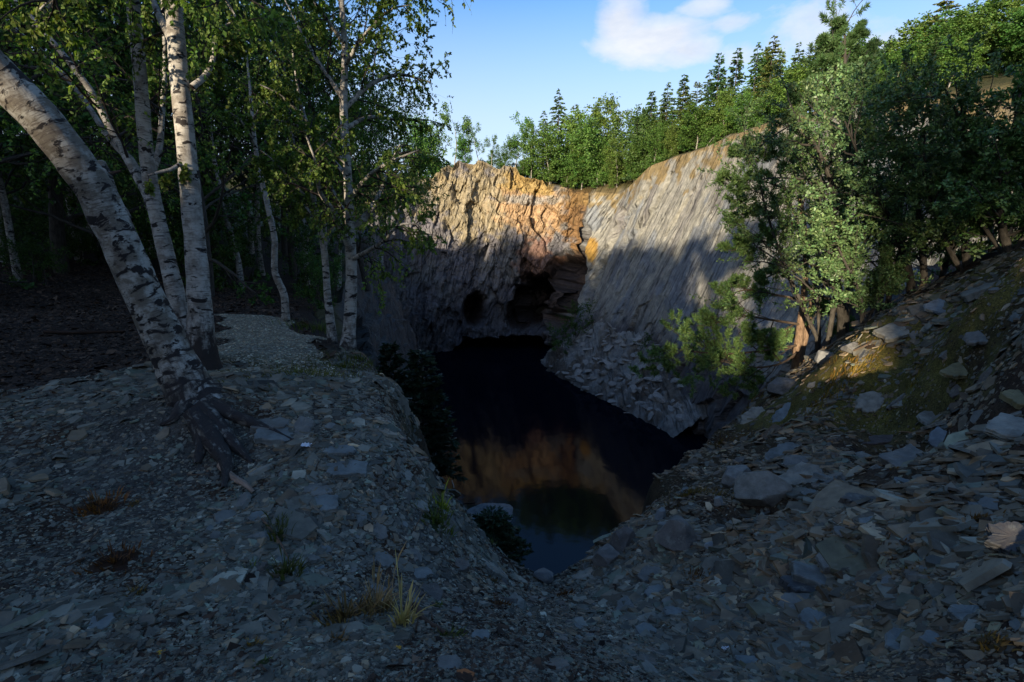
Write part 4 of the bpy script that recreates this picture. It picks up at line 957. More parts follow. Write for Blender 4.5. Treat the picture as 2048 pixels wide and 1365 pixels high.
def scatter(n, r0, r1, a0=-60, a1=60, pw=1.):
    r_ = np.exp(R.uniform(math.log(r0), math.log(r1), n)); a = np.radians(R.uniform(a0, a1, n))
    return np.c_[np.sin(a) * r_, np.cos(a) * r_]
xy = np.concatenate([scatter(250000, .9, 17), scatter(40000, .8, 9, 60, 120), scatter(20000, .8, 8, -110, -60)])
r_ = np.hypot(xy[:, 0], xy[:, 1]); p3 = np.c_[xy, r_ * 0]
right = sstep(.2, 1.6, xy[:, 0] - .0 * r_); patch = fbm(p3 * .9, 4, 120); fine = fbm(p3 * 1.7, 3, 121)
keep = (sdist(xy) < .45) & ~pathmask(xy)
keep &= ~((xy[:, 1] > 7 + patch * 2) & (xy[:, 0] < -2.6)) & ~((-xy[:, 0] > 4.6 + patch) & (xy[:, 1] > 5.2 + patch))
cover = np.clip(.95 - .75 * right * sstep(-.15, .2, patch) - .35 * sstep(.1, .35, fine), .12, 1)
keep &= R.uniform(size=len(xy)) < cover
xy = xy[keep]; right = right[keep]; r_ = r_[keep]
sz = np.exp(R.normal(size=len(xy)) * .5) * .0185 * np.clip((r_ / 2.2) ** .55, .75, 2.6) * (1 + .25 * right) * np.clip(1 + 1.6 * fbm(np.c_[xy * .8, r_ * 0], 3, 125), .5, 1.7)
chips('slate_scree', xy, sz, np.clip(sz * R.uniform(.1, .3, len(xy)), .003, .03), R.uniform(.05, .38, len(xy)))
xy = np.c_[R.uniform(-16, -2.4, 60000), R.uniform(4.5, 17, 60000)]; xy = xy[~pathmask(xy) & (sdist(xy) < -.4) & ((xy[:, 1] > 6.6 + fbm(np.c_[xy, xy[:, :1] * 0] * .9, 3, 120) * 2) | (xy[:, 0] < -4.6))]
sz = np.exp(R.normal(size=len(xy)) * .4) * .035
chips('leaf_litter', xy, sz, np.full(len(xy), .004), R.uniform(.2, .8, len(xy)), 0, 'duff')
xy = scatter(24000, 1., 14, -58, 58); xy = xy[(sdist(xy) < .3) & ~pathmask(xy) & (fbm(np.c_[xy * 1.1, xy[:, :1] * 0], 3, 140) > -.05)]
chips('leaf_litter', xy, np.exp(R.normal(size=len(xy)) * .4) * .016, np.full(len(xy), .003), R.uniform(.2, .9, len(xy)), 0, 'duff')
# finer gravel on the path
a_ = PATH.min(0) - .3; b2 = PATH.max(0) + .3
xy = R.uniform(a_, b2, (30000, 2)); xy = xy[pathmask(xy)]
chips('path_gravel', xy, R.uniform(.012, .03, len(xy)), np.full(len(xy), .008), R.uniform(.1, .4, len(xy)), dark=2.)

# ---- single slabs and boulders one can point at
def slab_mesh(mb, c0, N_, L, Wd_, th, ang, k=9, col_=(.13, .15, .155), layers=2, seed=0):
    rg = np.random.default_rng(seed)
    N_ = nrm(N_); X = nrm(np.cross([0, 1., .01], N_)); Y_ = np.cross(N_, X)
    ca, sa = math.cos(ang), math.sin(ang); X, Y_ = X * ca + Y_ * sa, -X * sa + Y_ * ca
    t = (np.arange(k) + rg.uniform(-.36, .36, k)) * 2 * math.pi / k
    se = lambda v: np.sign(v) * np.abs(v) ** .75
    base = np.stack([se(np.cos(t)) * L / 2, se(np.sin(t)) * Wd_ / 2], 1) * rg.uniform(.72, 1.12, (k, 1))
    # break every edge into small steps
    m = 5; pts = []
    for i in range(k):
        for j in range(m):
            f = j / m; pts.append(base[i] * (1 - f) + base[(i + 1) % k] * f + (rg.normal(size=2) * .018 * L if j else 0))
    pts = np.array(pts); n = len(pts)
    rings = []; hs = [-.9, -.45, -.4, 0, .12]; sc = [1.02, .99, 1.0, 1.0, .93]
    if layers > 2: hs = [-.9, -.6, -.58, -.3, -.28, 0, .1]; sc = [.98, 1.04, .97, 1.03, .98, .97, .9]
    for h_, s_ in zip(hs, sc):
        j = 1 + rg.normal(size=(n, 1)) * .015
        q = pts * s_ * j; rings.append(c0 + q[:, :1] * X + q[:, 1:] * Y_ + N_ * th * (h_ + rg.normal(size=(n, 1)) * (.05 if h_ < 0 else .02)))
    rings.append(c0 + (pts * .5)[:, :1] * X + (pts * .5)[:, 1:] * Y_ + N_ * th * (.16 + rg.normal(size=(n, 1)) * .02))
    nr = len(rings); V = np.concatenate(rings + [(c0 + N_ * th * .16)[None]])
    Q = []
    for a in range(nr - 1):
        for i in range(n): Q.append([a * n + i, a * n + (i + 1) % n, (a + 1) * n + (i + 1) % n, (a + 1) * n + i])
    T = [[(nr - 1) * n + i, (nr - 1) * n + (i + 1) % n, nr * n] for i in range(n)]
    mb.add(V, Q=Q, T=T, c=col_)
def boulder_mesh(mb, c0, sx, sy, sz_, ang, seed, col_=(.16, .155, .14), cuts=16):
    rg = np.random.default_rng(seed); bm = bmesh.new(); bmesh.ops.create_icosphere(bm, subdivisions=4, radius=1)
    V = np.array([v.co[:] for v in bm.verts]); T = np.array([[v.index for v in f.verts] for f in bm.faces]); bm.free()
    for q in range(cuts):
        d = nrm(rg.normal(size=3)); h = rg.uniform(.55, .85); e = V @ d - h
        V = V - np.clip(e, 0, None)[:, None] * d
    V = V * (1 + .05 * fbm(V * 2.5 + seed, 4, 3)[:, None] ) * np.array([sx, sy, sz_]) / 2 / .8
    ca, sa = math.cos(ang), math.sin(ang)
    V = np.c_[V[:, 0] * ca - V[:, 1] * sa, V[:, 0] * sa + V[:, 1] * ca, V[:, 2]] + c0
    mb.add(V, T=T, c=col_)
BLUE = (.15, .16, .145); GREY = (.155, .148, .125); PALE = (.25, .235, .185); OCH = (.2, .17, .08); DARK = (.06, .062, .062)
SLABS = [  # px, py, near Y, width px, height px, thickness, colour, tilt toward camera, roll, angle, label
 (1672,1125,3.0,70,150,.05,GREY,.2,-.25,1.15,'long lichen-spotted slab leaning down the right bank above a dark hollow'),
 (1640,1160,2.95,125,40,.06,BLUE,.15,.1,-.5,'narrow dark slab wedged under the long lichen-spotted slab'),
 (1620,1178,2.9,120,30,.07,DARK,.1,.05,-.2,'thick dark stone beneath the narrow wedged slab on the right bank'),
 (1640,1250,2.4,75,60,.03,BLUE,.25,.1,-.5,'blue-grey slab lying below the dark hollow in the right bank'),
 (1820,925,5.2,95,52,.07,GREY,.3,.0,.1,'broad grey slab in the middle of the right bank below the mossy patch'),
 (1884,880,5.0,52,38,.04,(.17,.2,.21),.55,.1,.2,'pale blue angular slab facing the camera below the mossy patch'),
 (2030,858,3.9,95,48,.08,PALE,.2,.0,.05,'big pale layered slab at the right edge of the view'),
 (2040,800,4.4,60,48,.06,OCH,.3,.2,.2,'yellowish slab standing above the big pale layered slab'),
 (1745,806,8.3,80,42,.09,PALE,.5,.1,.15,'pale slab at the foot of the yellow mossy patch'),
 (1868,838,6.2,75,28,.05,PALE,.3,.05,-.1,'pale oval slab lying right of the mossy patch'),
 (1568,832,10.5,62,28,.08,(.16,.2,.21),.6,.5,.6,'blue slanting slab at the brow of the bank below the pine'),
 (1508,838,10.8,66,34,.14,PALE,.45,-.1,.1,'pale blocky slab at the brow of the bank left of the blue slanting slab'),
 (1800,1290,2.05,72,52,.03,BLUE,.25,.0,-.35,'rectangular blue slab near the bottom right of the scree'),
 (1868,1288,2.0,50,36,.025,BLUE,.2,.1,.4,'smaller angular blue slab right of the rectangular blue slab'),
 (1942,1232,2.15,82,36,.03,BLUE,.25,.0,-.1,'pointed blue slab lying alone at the lower right'),
 (2020,1090,2.7,85,60,.12,DARK,.4,.0,.0,'thick dark block jutting from the bank at the right edge'),
 (1740,1010,4.1,120,26,.05,(.1,.085,.07),.2,.1,-.55,'long brown slab slanting down under loose stones in the right bank'),
 (1745,880,6.3,105,20,.05,(.08,.06,.05),.15,.0,-.1,'thin dark ledge slab poking from the bank under the mossy patch'),
 (1570,905,7.6,90,26,.05,BLUE,.35,.0,.25,'flat blue slab above the tan boulders at the bank edge'),
 (1602,930,6.8,70,34,.05,GREY,.4,.1,-.3,'grey broken slab right of the tan boulders at the bank edge'),
 (1780,1170,2.6,40,26,.03,GREY,.25,.0,.4,'little grey slab at the right side of the dark hollow'),
 (1745,1050,3.6,55,26,.03,BLUE,.25,.1,.1,'flat blue slab above the lichen-spotted slab'),
 (1690,1068,3.4,52,22,.03,GREY,.2,.0,-.3,'grey slab capping the top of the long lichen-spotted slab'),
 (1800,560,12,90,34,.1,GREY,.4,.0,-.15,'grey slab at the crest of the mound under the oaks'),
 (1880,615,9.5,48,24,.06,(.18,.2,.2),.4,.1,.3,'bright bluish slab on the mound below the oaks'),
 (1800,664,9.5,90,26,.08,PALE,.3,.0,.1,'pale flat slab left on the mound between the moss and the oak stems'),
 (1925,740,6.3,80,24,.05,OCH,.35,.0,.2,'mossy slab high on the right bank'),
 (1965,680,6.3,70,22,.05,GREY,.3,.0,-.1,'grey slab high on the right bank under the rightmost oak'),
 (560,872,3.95,90,40,.05,BLUE,.1,.1,-.3,'bluish slab by the roots of the thick leaning birch'),
 (548,852,4.2,80,26,.04,GREY,.1,.0,.2,'grey slab behind the bluish slab at the birch roots'),
 (680,902,3.75,72,20,.03,BLUE,.1,.0,.0,'thin blue slab lying at the middle of the left bank'),
 (690,940,3.5,90,34,.03,BLUE,.15,.1,.3,'broad blue slab with a broken corner on the left bank'),
 (640,1010,3.0,80,34,.03,BLUE,.15,.0,.1,'blue slab among brown twigs on the left bank'),
 (640,985,3.1,52,30,.03,GREY,.1,.1,.7,'small grey slab behind the blue slab among brown twigs'),
 (835,1150,2.9,60,22,.025,BLUE,.15,.0,.2,'blue slab beside the tall dry grass stems'),
 (1320,1190,2.7,90,34,.03,BLUE,.3,.0,-.1,'light blue slab below the round boulders of the pit rim'),
 (1370,1230,2.5,110,26,.03,BLUE,.3,.05,-.25,'long thin blue slab crossing the scree below the pit rim'),
 (1500,1330,1.75,70,30,.025,BLUE,.2,.1,-.2,'blue slab at the bottom edge beside the white litter'),
 (900,1330,1.8,60,40,.02,GREY,.1,.1,.4,'grey flat stone at the bottom of the scree, centre'),
 (960,1275,2.05,46,34,.02,BLUE,.1,.1,.2,'blue chip-like slab in the scree just below centre'),
 (200,1250,1.95,60,46,.02,BLUE,.0,.1,.5,'bluish stone plate in the dark scree at lower left'),
]
for k, (x, y, Y0, wp, hp, th_, c_, tl, rl, an, lab) in enumerate(SLABS):
    g = ground_pt(x, y, Y0); dd = g[1] / CP; L = wp / F * dd; 
    view = EYE - g; view /= np.linalg.norm(view); N_ = nrm(np.array([rl, 0, 1.]) * (1 - tl) + view * np.array([1, 1, .6]) * tl)
    sl = max(.5, N_.dot(view)); W_ = min(hp / F * dd / sl, L * .95)
    mb = MB(); slab_mesh(mb, np.zeros(3), N_, L * 1.05, min(W_, L * 2.2) * 1.05, min(th_, L * .3), an, 7 + k % 4, np.array(c_) * 1.0, 2 + (k % 3 == 0) * 2, k)
    o = mb.build('slate_plate', M['slab']); o['kind'] = 'thing'; o.location = g + N_ * th_ * .45
    tag(o, lab, 'stone slab', 'larger slate slabs')
BOULD = [(1525,975,4.9,115,75,.7,(.2,.185,.15),'big tan angular boulder at the edge of the right bank'),(1468,955,5.6,70,46,.7,(.2,.19,.165),'tan boulder touching the left of the big tan boulder'),
 (1348,1072,4.7,86,66,.8,(.14,.125,.105),'broad squarish boulder on the right lip of the pit'),(1242,1082,4.7,56,56,.9,(.13,.115,.1),'upright brownish boulder at the right lip above the water'),
 (1212,1112,4.3,56,46,.8,(.15,.135,.115),'rounded boulder beside the upright one at the tip of the lip'),(1320,1030,5.4,24,30,.8,(.2,.21,.2),'small pale wedge stone above the squarish boulder'),
 (1436,1003,4.9,24,26,.8,(.22,.22,.2),'little white-grey stone under the tan boulder'),(1418,1092,3.9,20,18,.7,(.22,.23,.22),'small pale stone right of the squarish boulder'),
 (1090,1150,4.05,46,30,.7,(.15,.15,.14),'small block at the notch in the pit lip'),(1560,775,14,60,36,.7,(.15,.15,.145),'grey boulder at the brow under the pine trunk'),
 (1650,715,12.5,34,24,.7,(.19,.185,.17),'pale boulder right of the pine base'),(1700,700,12,40,20,.6,(.18,.17,.15),'pale stone at the top of the mossy patch')]
for k, (x, y, Y0, wp, hp, fl, c_, lab) in enumerate(BOULD):
    g = ground_pt(x, y + hp * .3, Y0); dd = g[1] / CP; L = wp / F * dd
    mb = MB(); boulder_mesh(mb, np.zeros(3), L, L * .8, hp / F * dd * 1.15, R.uniform(0, 1), 100 + k, c_)
    o = mb.build('boulder', M['boulder']); o.location = g + np.array([0, 0, hp / F * dd * .3]); tag(o, lab, 'boulder', 'boulders on the pit edge')
lb = at(985, 1040, 14); mb = MB(); boulder_mesh(mb, np.zeros(3), 1.6, 1.6, 1.0, .3, 140, (.2, .2, .195)); o = mb.build('boulder', M['boulder']); o.location = lb; tag(o, 'pale rock ledge beyond the left lip above the blue water', 'boulder')
# medium plates: one model per shape, then a copy for every plate
protoS = []
for k in range(10):
    mb = MB(); slab_mesh(mb, np.zeros(3), np.array([0, 0, 1.]), 1, R.uniform(.5, .9), R.uniform(.1, .2), 0, 7 + k % 3, np.array((BLUE, GREY, GREY, PALE, (.12, .1, .08))[k % 5]) * .9, 2, 300 + k)
    o = mb.build('slate_plate', M['slab']); o['kind'] = 'thing'; o['label'] = ''; o['category'] = 'stone slab'; protoS.append(o)
cand = scatter(5000, 1.7, 15, -52, 52); s_ = sdist(cand); pc = fbm(np.c_[cand, cand[:, :1] * 0] * .8, 3, 130)
xr = cand[:, 0] / np.hypot(cand[:, 0], cand[:, 1])
ok = (s_ < .1) & ~pathmask(cand) & ((xr > .1) | ((np.hypot(cand[:, 0] + .9, (cand[:, 1] - 3.2)) < 1.2))) & (cand[:, 1] < 14)
cand = cand[ok][:290]; z_, n_ = gnormal(cand); first = [True] * 10
for k, (q, z0, nn) in enumerate(zip(cand, z_, n_)):
    i = k % 10; o = protoS[i]
    if not first[i]: o = o.copy(); col.objects.link(o)
    first[i] = False
    dd = np.hypot(*q); L = np.exp(R.normal() * .5) * .075 * (dd / 2) ** .75
    nn = nrm(nn * [.6, .6, 1] + R.normal(size=3) * [.22, .22, .05])
    o.location = (q[0], q[1], z0 + L * .05)
    o.rotation_euler = (Vector(nn).to_track_quat('Z', 'Y').to_matrix() @ Matrix.Rotation(R.uniform(0, 6.3), 3, 'Z')).to_euler()
    o.scale = (L, L, L * R.uniform(.8, 1.5))
    if q[0] < 0: lab = 'broken slate plate lying in the scree of the left bank'
    elif dd < 3.2: lab = 'slate plate lying in the near scree of the right bank'
    elif q[1] > 7: lab = 'stone plate lying among the moss and soil high on the right bank'
    else: lab = 'stone plate half buried in the middle of the right bank'
    o['label'] = lab; o['group'] = {'b': 'plates of the left bank', 's': 'plates of the near right bank'}.get(lab[0] if lab[1] != 't' else 'x', 'plates among the moss' if 'moss' in lab else 'plates of the middle right bank')
# blocks on the rubble slope
protoB = []
for k in range(5):
    mb = MB(); boulder_mesh(mb, np.zeros(3), 1, R.uniform(.6, .9), R.uniform(.45, .7), 0, 400 + k, np.array([.26, .25, .22]) * R.uniform(.8, 1.2), 14); o = mb.build('boulder', M['boulder']); o['category'] = 'boulder'; protoB.append(o)
n = 0
for k in range(2500):
    if n >= 240: break
    x = R.uniform(4, 24); y = R.uniform(60, 98); z = fan_z(np.array([x]), np.array([y]))[0]
    lx = np.interp(y, [55, 62, 70, 78, 90, 97, 104], [22, 18.6, 15.5, 11.0, 6.2, 5.4, 6.4])
    if x - lx < .3 or x - lx > 11.5: continue
    o = protoB[n % 5]
    if n >= 5: o = o.copy(); col.objects.link(o)
    L = min(np.exp(R.normal() * .62) * (.5 if y > 86 else 1.05), 1.5)
    o.location = (x, y, z + L * .12); o.rotation_euler = (R.normal() * .35, R.normal() * .35, R.uniform(0, 6)); o.scale = (L * R.uniform(.9, 1.7), L, L * R.uniform(.4, 1))
    o['label'] = 'grey block of fallen rock on the rubble slope below the smooth slab'; o['group'] = 'fallen blocks on the rubble slope'; n += 1

# ---- grass, roots, sticks, litter
def tuft(px, py, Y0, label, n, h, spread, mat, c=(1, 1, 1), seedheads=0, wbl=.006):
    g = ground_pt(px, py, Y0); mb = MB(); V, Q = [], []
    for k in range(n + seedheads):
        sh_ = k >= n
        a = R.uniform(0, 6.3); r0 = abs(R.normal()) * spread; r0 = r0 if n >= 160 else min(r0, 1.3 * spread); b0 = np.array([math.cos(a) * r0, math.sin(a) * r0, 0]); b0[2] = ground_z((g + b0)[None, :2])[0] - g[2] - .01
        H_ = h * R.uniform(.5, 1.1) * (R.uniform(1.9, 2.6) if sh_ else 1); ln = np.array([math.cos(a), math.sin(a), 0]) * R.uniform(.1, .75) * (.35 if sh_ else 1)
        w_ = wbl * R.uniform(.6, 1.2) * (.55 if sh_ else 1); sd_ = np.array([-math.sin(a + .8), math.cos(a + .8), 0]) * w_
        ps = [b0 + H_ * (np.array([0, 0, t - .25 * t * t]) + ln * t * t) for t in np.linspace(0, 1, 5)]
        ws = [1, .9, .75, .5, .1] if not sh_ else [.7, .6, .5, 1.7, .3]
        o0 = sum(len(v) for v in V); V.append(np.array([p + s * sd_ * w2 for p, w2 in zip(ps, ws) for s in (-1, 1)]))
        Q += [[o0 + 2 * i, o0 + 2 * i + 1, o0 + 2 * i + 3, o0 + 2 * i + 2] for i in range(4)]
    k = 12; thd = np.arange(k) * 2 * math.pi / k; dv_ = np.concatenate([[[0, 0, .012]]] + [np.c_[np.cos(thd) * q_, np.sin(thd) * q_, thd * 0 + .008 - .02 * (q_ > spread * 2)] for q_ in (spread * 1.3, spread * 2.6)])
    dv_[:, :2] *= .55
    dv_[:, 2] += ground_z(dv_[:, :2] + g[:2]) - g[2]
    if n < 160: mb.add(dv_, T=[[0, 1 + i, 1 + (i + 1) % k] for i in range(k)], Q=[[1 + i, 1 + k + i, 1 + k + (i + 1) % k, 1 + (i + 1) % k] for i in range(k)], c=np.array(c) * .35)
    V = np.concatenate(V); mb.add(V, Q=Q, c=np.repeat(np.array(c)[None] * np.clip(1 + R.normal(size=(len(V) // 10, 1)) * .3, .3, 1.8), 10, 0))
    o = mb.build('grass_tuft', M[mat]); o.location = g; tag(o, label, 'grass', 'grass tufts')
    if n >= 160: o.name = 'grass_patch'; o['kind'] = 'stuff'
    return o
for a in [
 (752,1222,2.45,'pale dry grass tuft with tall nodding seed stems on the left bank',70,.2,.06,'grass',(1.3,1.3,1.3),7),(805,1250,2.3,'thin dry grass with upright seed stems beside a dead twig',50,.19,.04,'grass',(1.3,1.3,1.3),6),
 (690,1235,2.3,'straw grass clump below the seed stems on the left bank',120,.13,.1,'grass',(.8,.75,.6),1),(200,1015,2.8,'rusty brown grass clump on the scree at far left',110,.09,.1,'grass',(.6,.35,.2),0),
 (230,1125,2.2,'reddish dead grass in the dark scree at lower left',90,.08,.12,'grass',(.4,.25,.18),0),(570,1150,2.6,'greenish weed tuft between grass stems and blue slab',70,.13,.06,'green_grass',(.7,.7,.6),2),
 (560,1075,2.75,'green weed with a bent stalk on the left bank',50,.14,.05,'green_grass',(.8,.8,.7),2),(560,1050,2.9,'small green tuft behind the weed with a bent stalk',40,.1,.05,'green_grass',(.7,.7,.6),0),
 (590,752,5.9,'wide patch of yellowing grass at the near end of the gravel path',420,.12,.42,'green_grass',(1.2,1.05,.7),0),(690,735,6.2,'grass on the path edge by the pit lip',200,.12,.3,'green_grass',(.9,.8,.5),0),
 (640,660,9,'dark green grass under the crooked pale birch',260,.22,.45,'green_grass',(.8,1,.6),0),(720,720,7,'grass fringe at the foot of the tall forked birch',160,.16,.25,'green_grass',(.8,.9,.5),0),
 (885,1020,3.8,'yellow-green flowering weed at the left lip',70,.14,.05,'green_grass',(2.2,2.0,.6),3),(870,1045,3.75,'green weed clump below the yellow-green weed at the lip',110,.14,.1,'green_grass',(.9,1,.7),0),
 (1310,945,6.6,'dark twiggy heath tuft on the right rim above the water',80,.3,.14,'green_grass',(.4,.4,.35),0),(1380,1165,3.2,'reddish heath tuft below the squarish boulder',120,.09,.1,'grass',(.4,.25,.18),0),
 (1760,1130,2.75,'straw grass beside the long lichen-spotted slab',90,.08,.1,'grass',(.6,.45,.3),0),(1840,1130,2.5,'brown dead grass at the right of the lichen-spotted slab',70,.07,.1,'grass',(.5,.38,.26),0),(1950,1040,3.0,'rusty grass under the dark block at right',70,.08,.09,'grass',(.5,.32,.2),0),
 (1700,760,10,'yellow mossy grass in the sunlit patch',420,.16,.55,'heather',(1.3,1.2,.8),0),(1660,780,10.5,'golden grass at the left of the sunlit patch',260,.16,.4,'heather',(1.3,1.1,.7),0),(1830,760,8.5,'olive grass right of the sunlit patch',260,.13,.5,'heather',(.9,1,.8),0),
 (1440,890,8.6,'brown grass on the brow of the bank right of the water',300,.16,.5,'grass',(.45,.4,.25),0),(1380,990,6,'brown grass on the bank edge over the squarish boulder',260,.1,.3,'grass',(.4,.34,.22),0),(1500,790,12.5,'brown grass on the brow under the pine boughs',260,.2,.6,'grass',(.4,.38,.22),0),
 (1000,1210,2.9,'small brown tuft in the scree below the lip notch',60,.06,.06,'grass',(.5,.35,.2),0),(1130,1190,3.3,'rusty tuft right of the notch in the lip',60,.07,.06,'grass',(.5,.3,.18),0),(900,1270,2.1,'small olive tuft in the centre scree',40,.06,.05,'green_grass',(.8,.8,.6),0)]: tuft(*a)
for k in range(26):
    x, y = (R.uniform(1250, 2000), R.uniform(930, 1330)) if k % 2 else (R.uniform(60, 1000), R.uniform(1000, 1330))
    o = tuft(x, y, float(np.interp(y, [930, 1000, 1150, 1330], [5, 3.6, 2.6, 1.8])), 'tiny dry weed growing between the slate chips of the right bank' if k % 2 else 'tiny dry weed growing between the slate chips of the left bank', 26, R.uniform(.03, .07), .03, ('grass', 'green_grass')[k % 3 == 0], (.55, .42, .28) if k % 3 else (.8, .85, .6))
    o['group'] = 'tiny weeds in the right scree' if k % 2 else 'tiny weeds in the left scree'
for k in range(22):
    x, y = (R.uniform(1300, 2000), R.uniform(900, 1250)) if k % 2 else (R.uniform(150, 950), R.uniform(930, 1300))
    Y0 = float(np.interp(y, [900, 1000, 1150, 1330], [5.5, 3.6, 2.6, 1.8])); g = ground_pt(x, y, Y0); a = R.uniform(0, 6.3); L = R.uniform(.08, .28)
    P_ = np.array([[math.cos(a) * t * L, math.sin(a) * t * L + R.normal() * .012, 0] for t in np.linspace(0, 1, 5)]); P_[:, 2] = ground_z(P_[:, :2] + g[:2]) - g[2] + .016
    mb = MB(); tube(mb, resample(P_, 10), np.linspace(.006, .002, 10), 5, c=np.array([.7, .6, .5]) * R.uniform(.5, 1.2)); o = mb.build('twig', M['root'], smooth=True); o.location = g
    tag(o, 'thin dead twig lying on the slate chips of the ' + ('right' if k % 2 else 'left') + ' bank', 'twig', 'twigs on the ' + ('right' if k % 2 else 'left') + ' bank')
def strand(name, label, pts, cat, mat, sides=7, c=(1, 1, 1), lift=.0):
    W3 = np.array([ground_pt(x, y, Y0) + [0, 0, w_ / F * Y0 * .3 + lift] for x, y, Y0, w_ in pts]); r0 = np.array([w_ / 2 / F * Y0 for x, y, Y0, w_ in pts])
    p, r1 = resample(W3, 22, r0); mb = MB(); tube(mb, p - p[0], r1, sides, c=np.array(c), rough=.25, seed=R.uniform(0, 9)); o = mb.build(name, M[mat], smooth=True); o.location = p[0]; return tag(o, label, cat)
strand('tree_root', 'bare pale root end below the thick leaning birch', [(440,935,3.5,14),(470,962,3.35,15),(490,972,3.3,12),(508,988,3.2,8)], 'root', 'root', c=(1.5, 1.4, 1.3))
strand('tree_root', 'dark root winding through scree beside the dry grass', [(830,1215,2.4,16),(850,1245,2.3,12),(885,1265,2.2,9),(915,1290,2.05,5)], 'root', 'root', c=(.6, .5, .45))
strand('dead_branch', 'forked dead branch on the ground by the pit lip below the tall birch', [(705,715,7.2,5),(725,706,7.2,5),(748,700,7.2,3)], 'branch', 'root', c=(1.2, 1.1, 1), lift=.05)
strand('dead_branch', 'long dark fallen branch in leaf litter at far left', [(90,670,8.4,7),(150,672,8.3,7),(250,668,8.4,4)], 'branch', 'root', c=(.2, .15, .12), lift=.03)
strand('dead_branch', 'brown stick on the left bank behind the weed', [(525,1045,2.9,5),(560,1090,2.75,4),(585,1140,2.6,3)], 'branch', 'root', c=(.8, .7, .6), lift=.02)
for (x0, y0, x1, y1, r_, lab) in [(1242,799,1262,818,.10,'bleached plank floating at the foot of the rubble'),(1247,826,1268,827,.05,'thin pale stick floating near the bleached plank'),(904,962,908,978,.06,'pale stump of driftwood by the left water edge'),(925,1008,950,1006,.05,'dark stick in the water by the left ledge')]:
    P_ = [];
    for (x, y) in ((x0, y0), (x1, y1)):
        v = (y - 682.5) / F; g = math.tan(PITCH + math.atan(v)); P_.append(at(x, y, (EYE[2] - WATER_Z) / g))
    P_ = np.array(P_); p = resample(np.array([P_[0], P_.mean(0) + [0, 0, .02], P_[1]]), 8); mb = MB(); tube(mb, p - p[0], np.full(8, r_), 8, rough=.2, c=(1, 1, 1) if 'dark' not in lab else (.15, .13, .12))
    o = mb.build('driftwood', M['drift'], smooth=True); o.location = p[0] + [0, 0, r_ * .3]; tag(o, lab, 'driftwood')
def crumple(px, py, Y0, s, label, mat, cat, name, flat=.5):
    g = ground_pt(px, py, Y0); n = 9; a, b_ = np.meshgrid(np.linspace(-1, 1, n), np.linspace(-1, 1, n), indexing='ij'); V = np.c_[a.ravel(), b_.ravel() * .7, a.ravel() * 0] * (1 + .25 * R.normal(size=(n * n, 1))); V[:, 2] = np.abs(R.normal(size=n * n)) * flat + .3
    V2 = np.concatenate([V, V - [0, 0, .03]]); q = grid_quads(n, n); mb = MB().add(V2 * s, Q=np.concatenate([q, q[:, ::-1] + n * n])); o = mb.build(name, M[mat]); o.location = g; return tag(o, label, cat)
crumple(1452,1302,1.95,.022,'crumpled white litter on the scree at the bottom right of centre','paper','litter','paper_scrap')
crumple(612,895,3.8,.035,'pale scrap of litter on the left bank near the birch roots','paper','litter','paper_scrap',.3)
crumple(672,1266,2.2,.016,'orange fallen leaf on the scree below the straw grass','autumn','leaf','fallen_leaf',.2)
crumple(322,1308,1.75,.012,'dull yellow fallen leaf in the dark scree at bottom left','autumn','leaf','fallen_leaf',.2)
crumple(797,1297,1.95,.011,'yellow fallen leaf beside the small twiggy tuft','autumn','leaf','fallen_leaf',.2)

# ================================================================== UNSEEN WOOD BEHIND THE CAMERA (shaped to throw the shade)
mbw = MB(); cards, cd_ = [], []
SXY = SUN_XY / np.linalg.norm(SUN_XY); TXY = np.array([-SXY[1], SXY[0]])      # toward the sun, and across
te = math.tan(SUN_EL)
litpts = [(*at(690,60,8), 2.2), (*at(690,230,8), 2.2), (*at(690,380,8), 1.7), (*at(790,430,7.5), 1.3), (*at(580,300,9), 1.3), (*at(600,130,8.5), 1.5), (*at(840,170,8.8), 1.2), (*at(610,420,8.5), .9),
          (*at(1420,690,15.5), 2.0), (*at(1500,640,16), 2.1), (*at(1600,650,16.5), .6), (*at(1490,470,16), 1.7), (*at(1560,330,16), 1.5), (*at(1640,260,12), 1.1), (*at(1600,380,13), .8), (*at(1760,200,11), .9), (*at(1900,250,10.5), .6), (*at(1735,748,8.7), 1.75), (*at(1850,800,7.2), 1.2), (*at(1640,780,9.6), 1.1), (*at(1400,585,76), 3.2), (*at(1850,700,8), .5)]
lit = np.array(litpts)
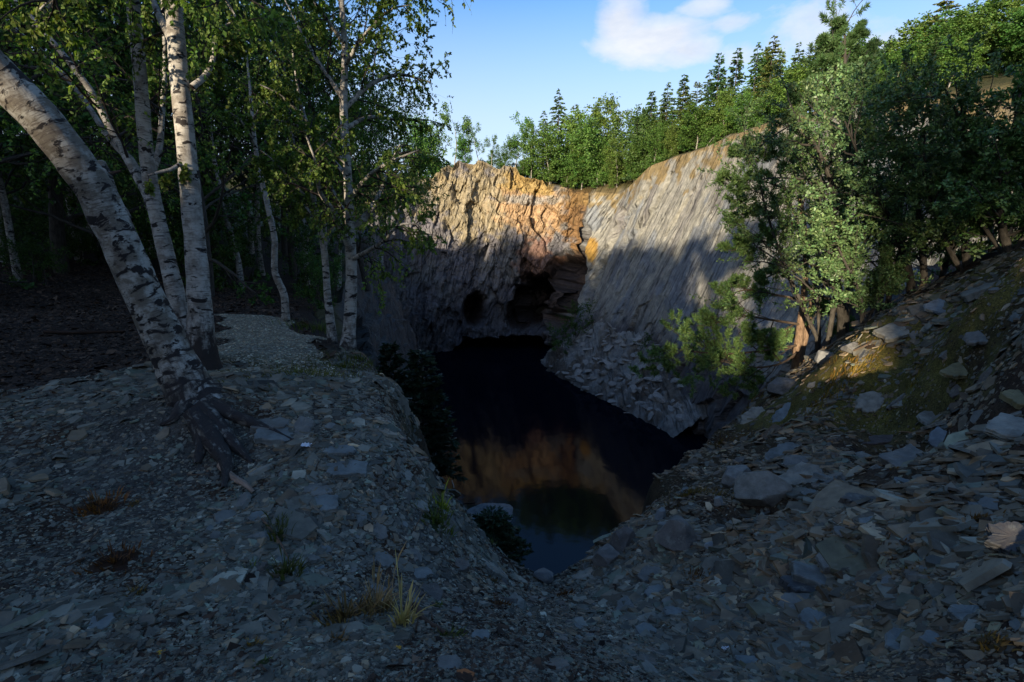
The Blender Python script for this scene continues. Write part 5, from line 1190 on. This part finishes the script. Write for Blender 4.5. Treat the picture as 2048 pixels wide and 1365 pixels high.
for k in range(150):
    t = R.uniform(-62, 66); s = R.uniform(34, 66)                   # metres across, metres toward the sun
    p = SXY * s + TXY * t; z0 = H0(p[None])[0]
    zt = .2 + (95 + s) * te + R.normal() * 1.5 - (1.2 if k % 3 else 0) - 2.6 * float(sstep(-38, -33, t) * sstep(-6, -11, t))
    n = 520; q = R.normal(size=(n, 3)); q /= np.linalg.norm(q, axis=1)[:, None]; q *= R.uniform(.3, 1, (n, 1)) ** .5
    H_ = zt - z0; cards.append(np.c_[p[0] + q[:, 0] * 3.4, p[1] + q[:, 1] * 3.4, z0 + H_ * .52 + q[:, 2] * H_ * .48])
    tube(mbw, np.array([[p[0], p[1], z0 - .3], [p[0] + R.normal() * .3, p[1] + R.normal() * .3, z0 + H_ * .5], [p[0], p[1], zt - 1]]), np.array([.25, .18, .05]), 7, c=(.15, .13, .1))
cards = np.concatenate(cards)
# gaps cut in the unseen foliage so the low sun reaches the lit points
rel = cards[:, None, :] - lit[None, :, :3]; al = rel @ SUN; off = np.linalg.norm(rel - al[..., None] * SUN, axis=2)
gap = ((off < lit[None, :, 3] * R.uniform(.75, 1.2, (len(cards), 1))) & (al > 0)).any(1)
tt_ = cards[:, :2] @ TXY
gap |= (R.uniform(size=len(cards)) < .55) & (tt_ < -13) & (tt_ > -34) & (cards[:, 2] > 15)
zeta = cards[:, 2] - (cards[:, :2] @ SXY) * te
gap |= (tt_ > -11) & (tt_ < 18) & (zeta > 1.9) & (fbm(np.c_[tt_ / 3.6, zeta / 3.0, tt_ * 0], 3, 200) > np.where(tt_ > 1.5, -.1, -.16))
cards = cards[~gap]
n = 9000; tq = R.uniform(-16, 12, n); sq = R.uniform(38, 60, n); zq = R.uniform(-1.2, 1.75, n) + sq * te     # unseen low leaf cards added to keep the foreground shaded
lowc = np.c_[SXY * sq[:, None] + TXY * tq[:, None], zq]; lowc = lowc[zq > H0(lowc[:, :2]) - .2]
rel = lowc[:, None, :] - lit[None, 8:, :3]; al = rel @ SUN; off = np.linalg.norm(rel - al[..., None] * SUN, axis=2)
lowc = lowc[~((off < lit[None, 8:, 3] * .95) & (al > 0)).any(1)]
cards = np.concatenate([cards, lowc])
leafquads(mbw, cards, R.normal(size=cards.shape), 1.25, .75, (.06, .09, .025), .2)
tag(mbw.build('shade_woodland', M['oak_leaf']), kind='stuff')
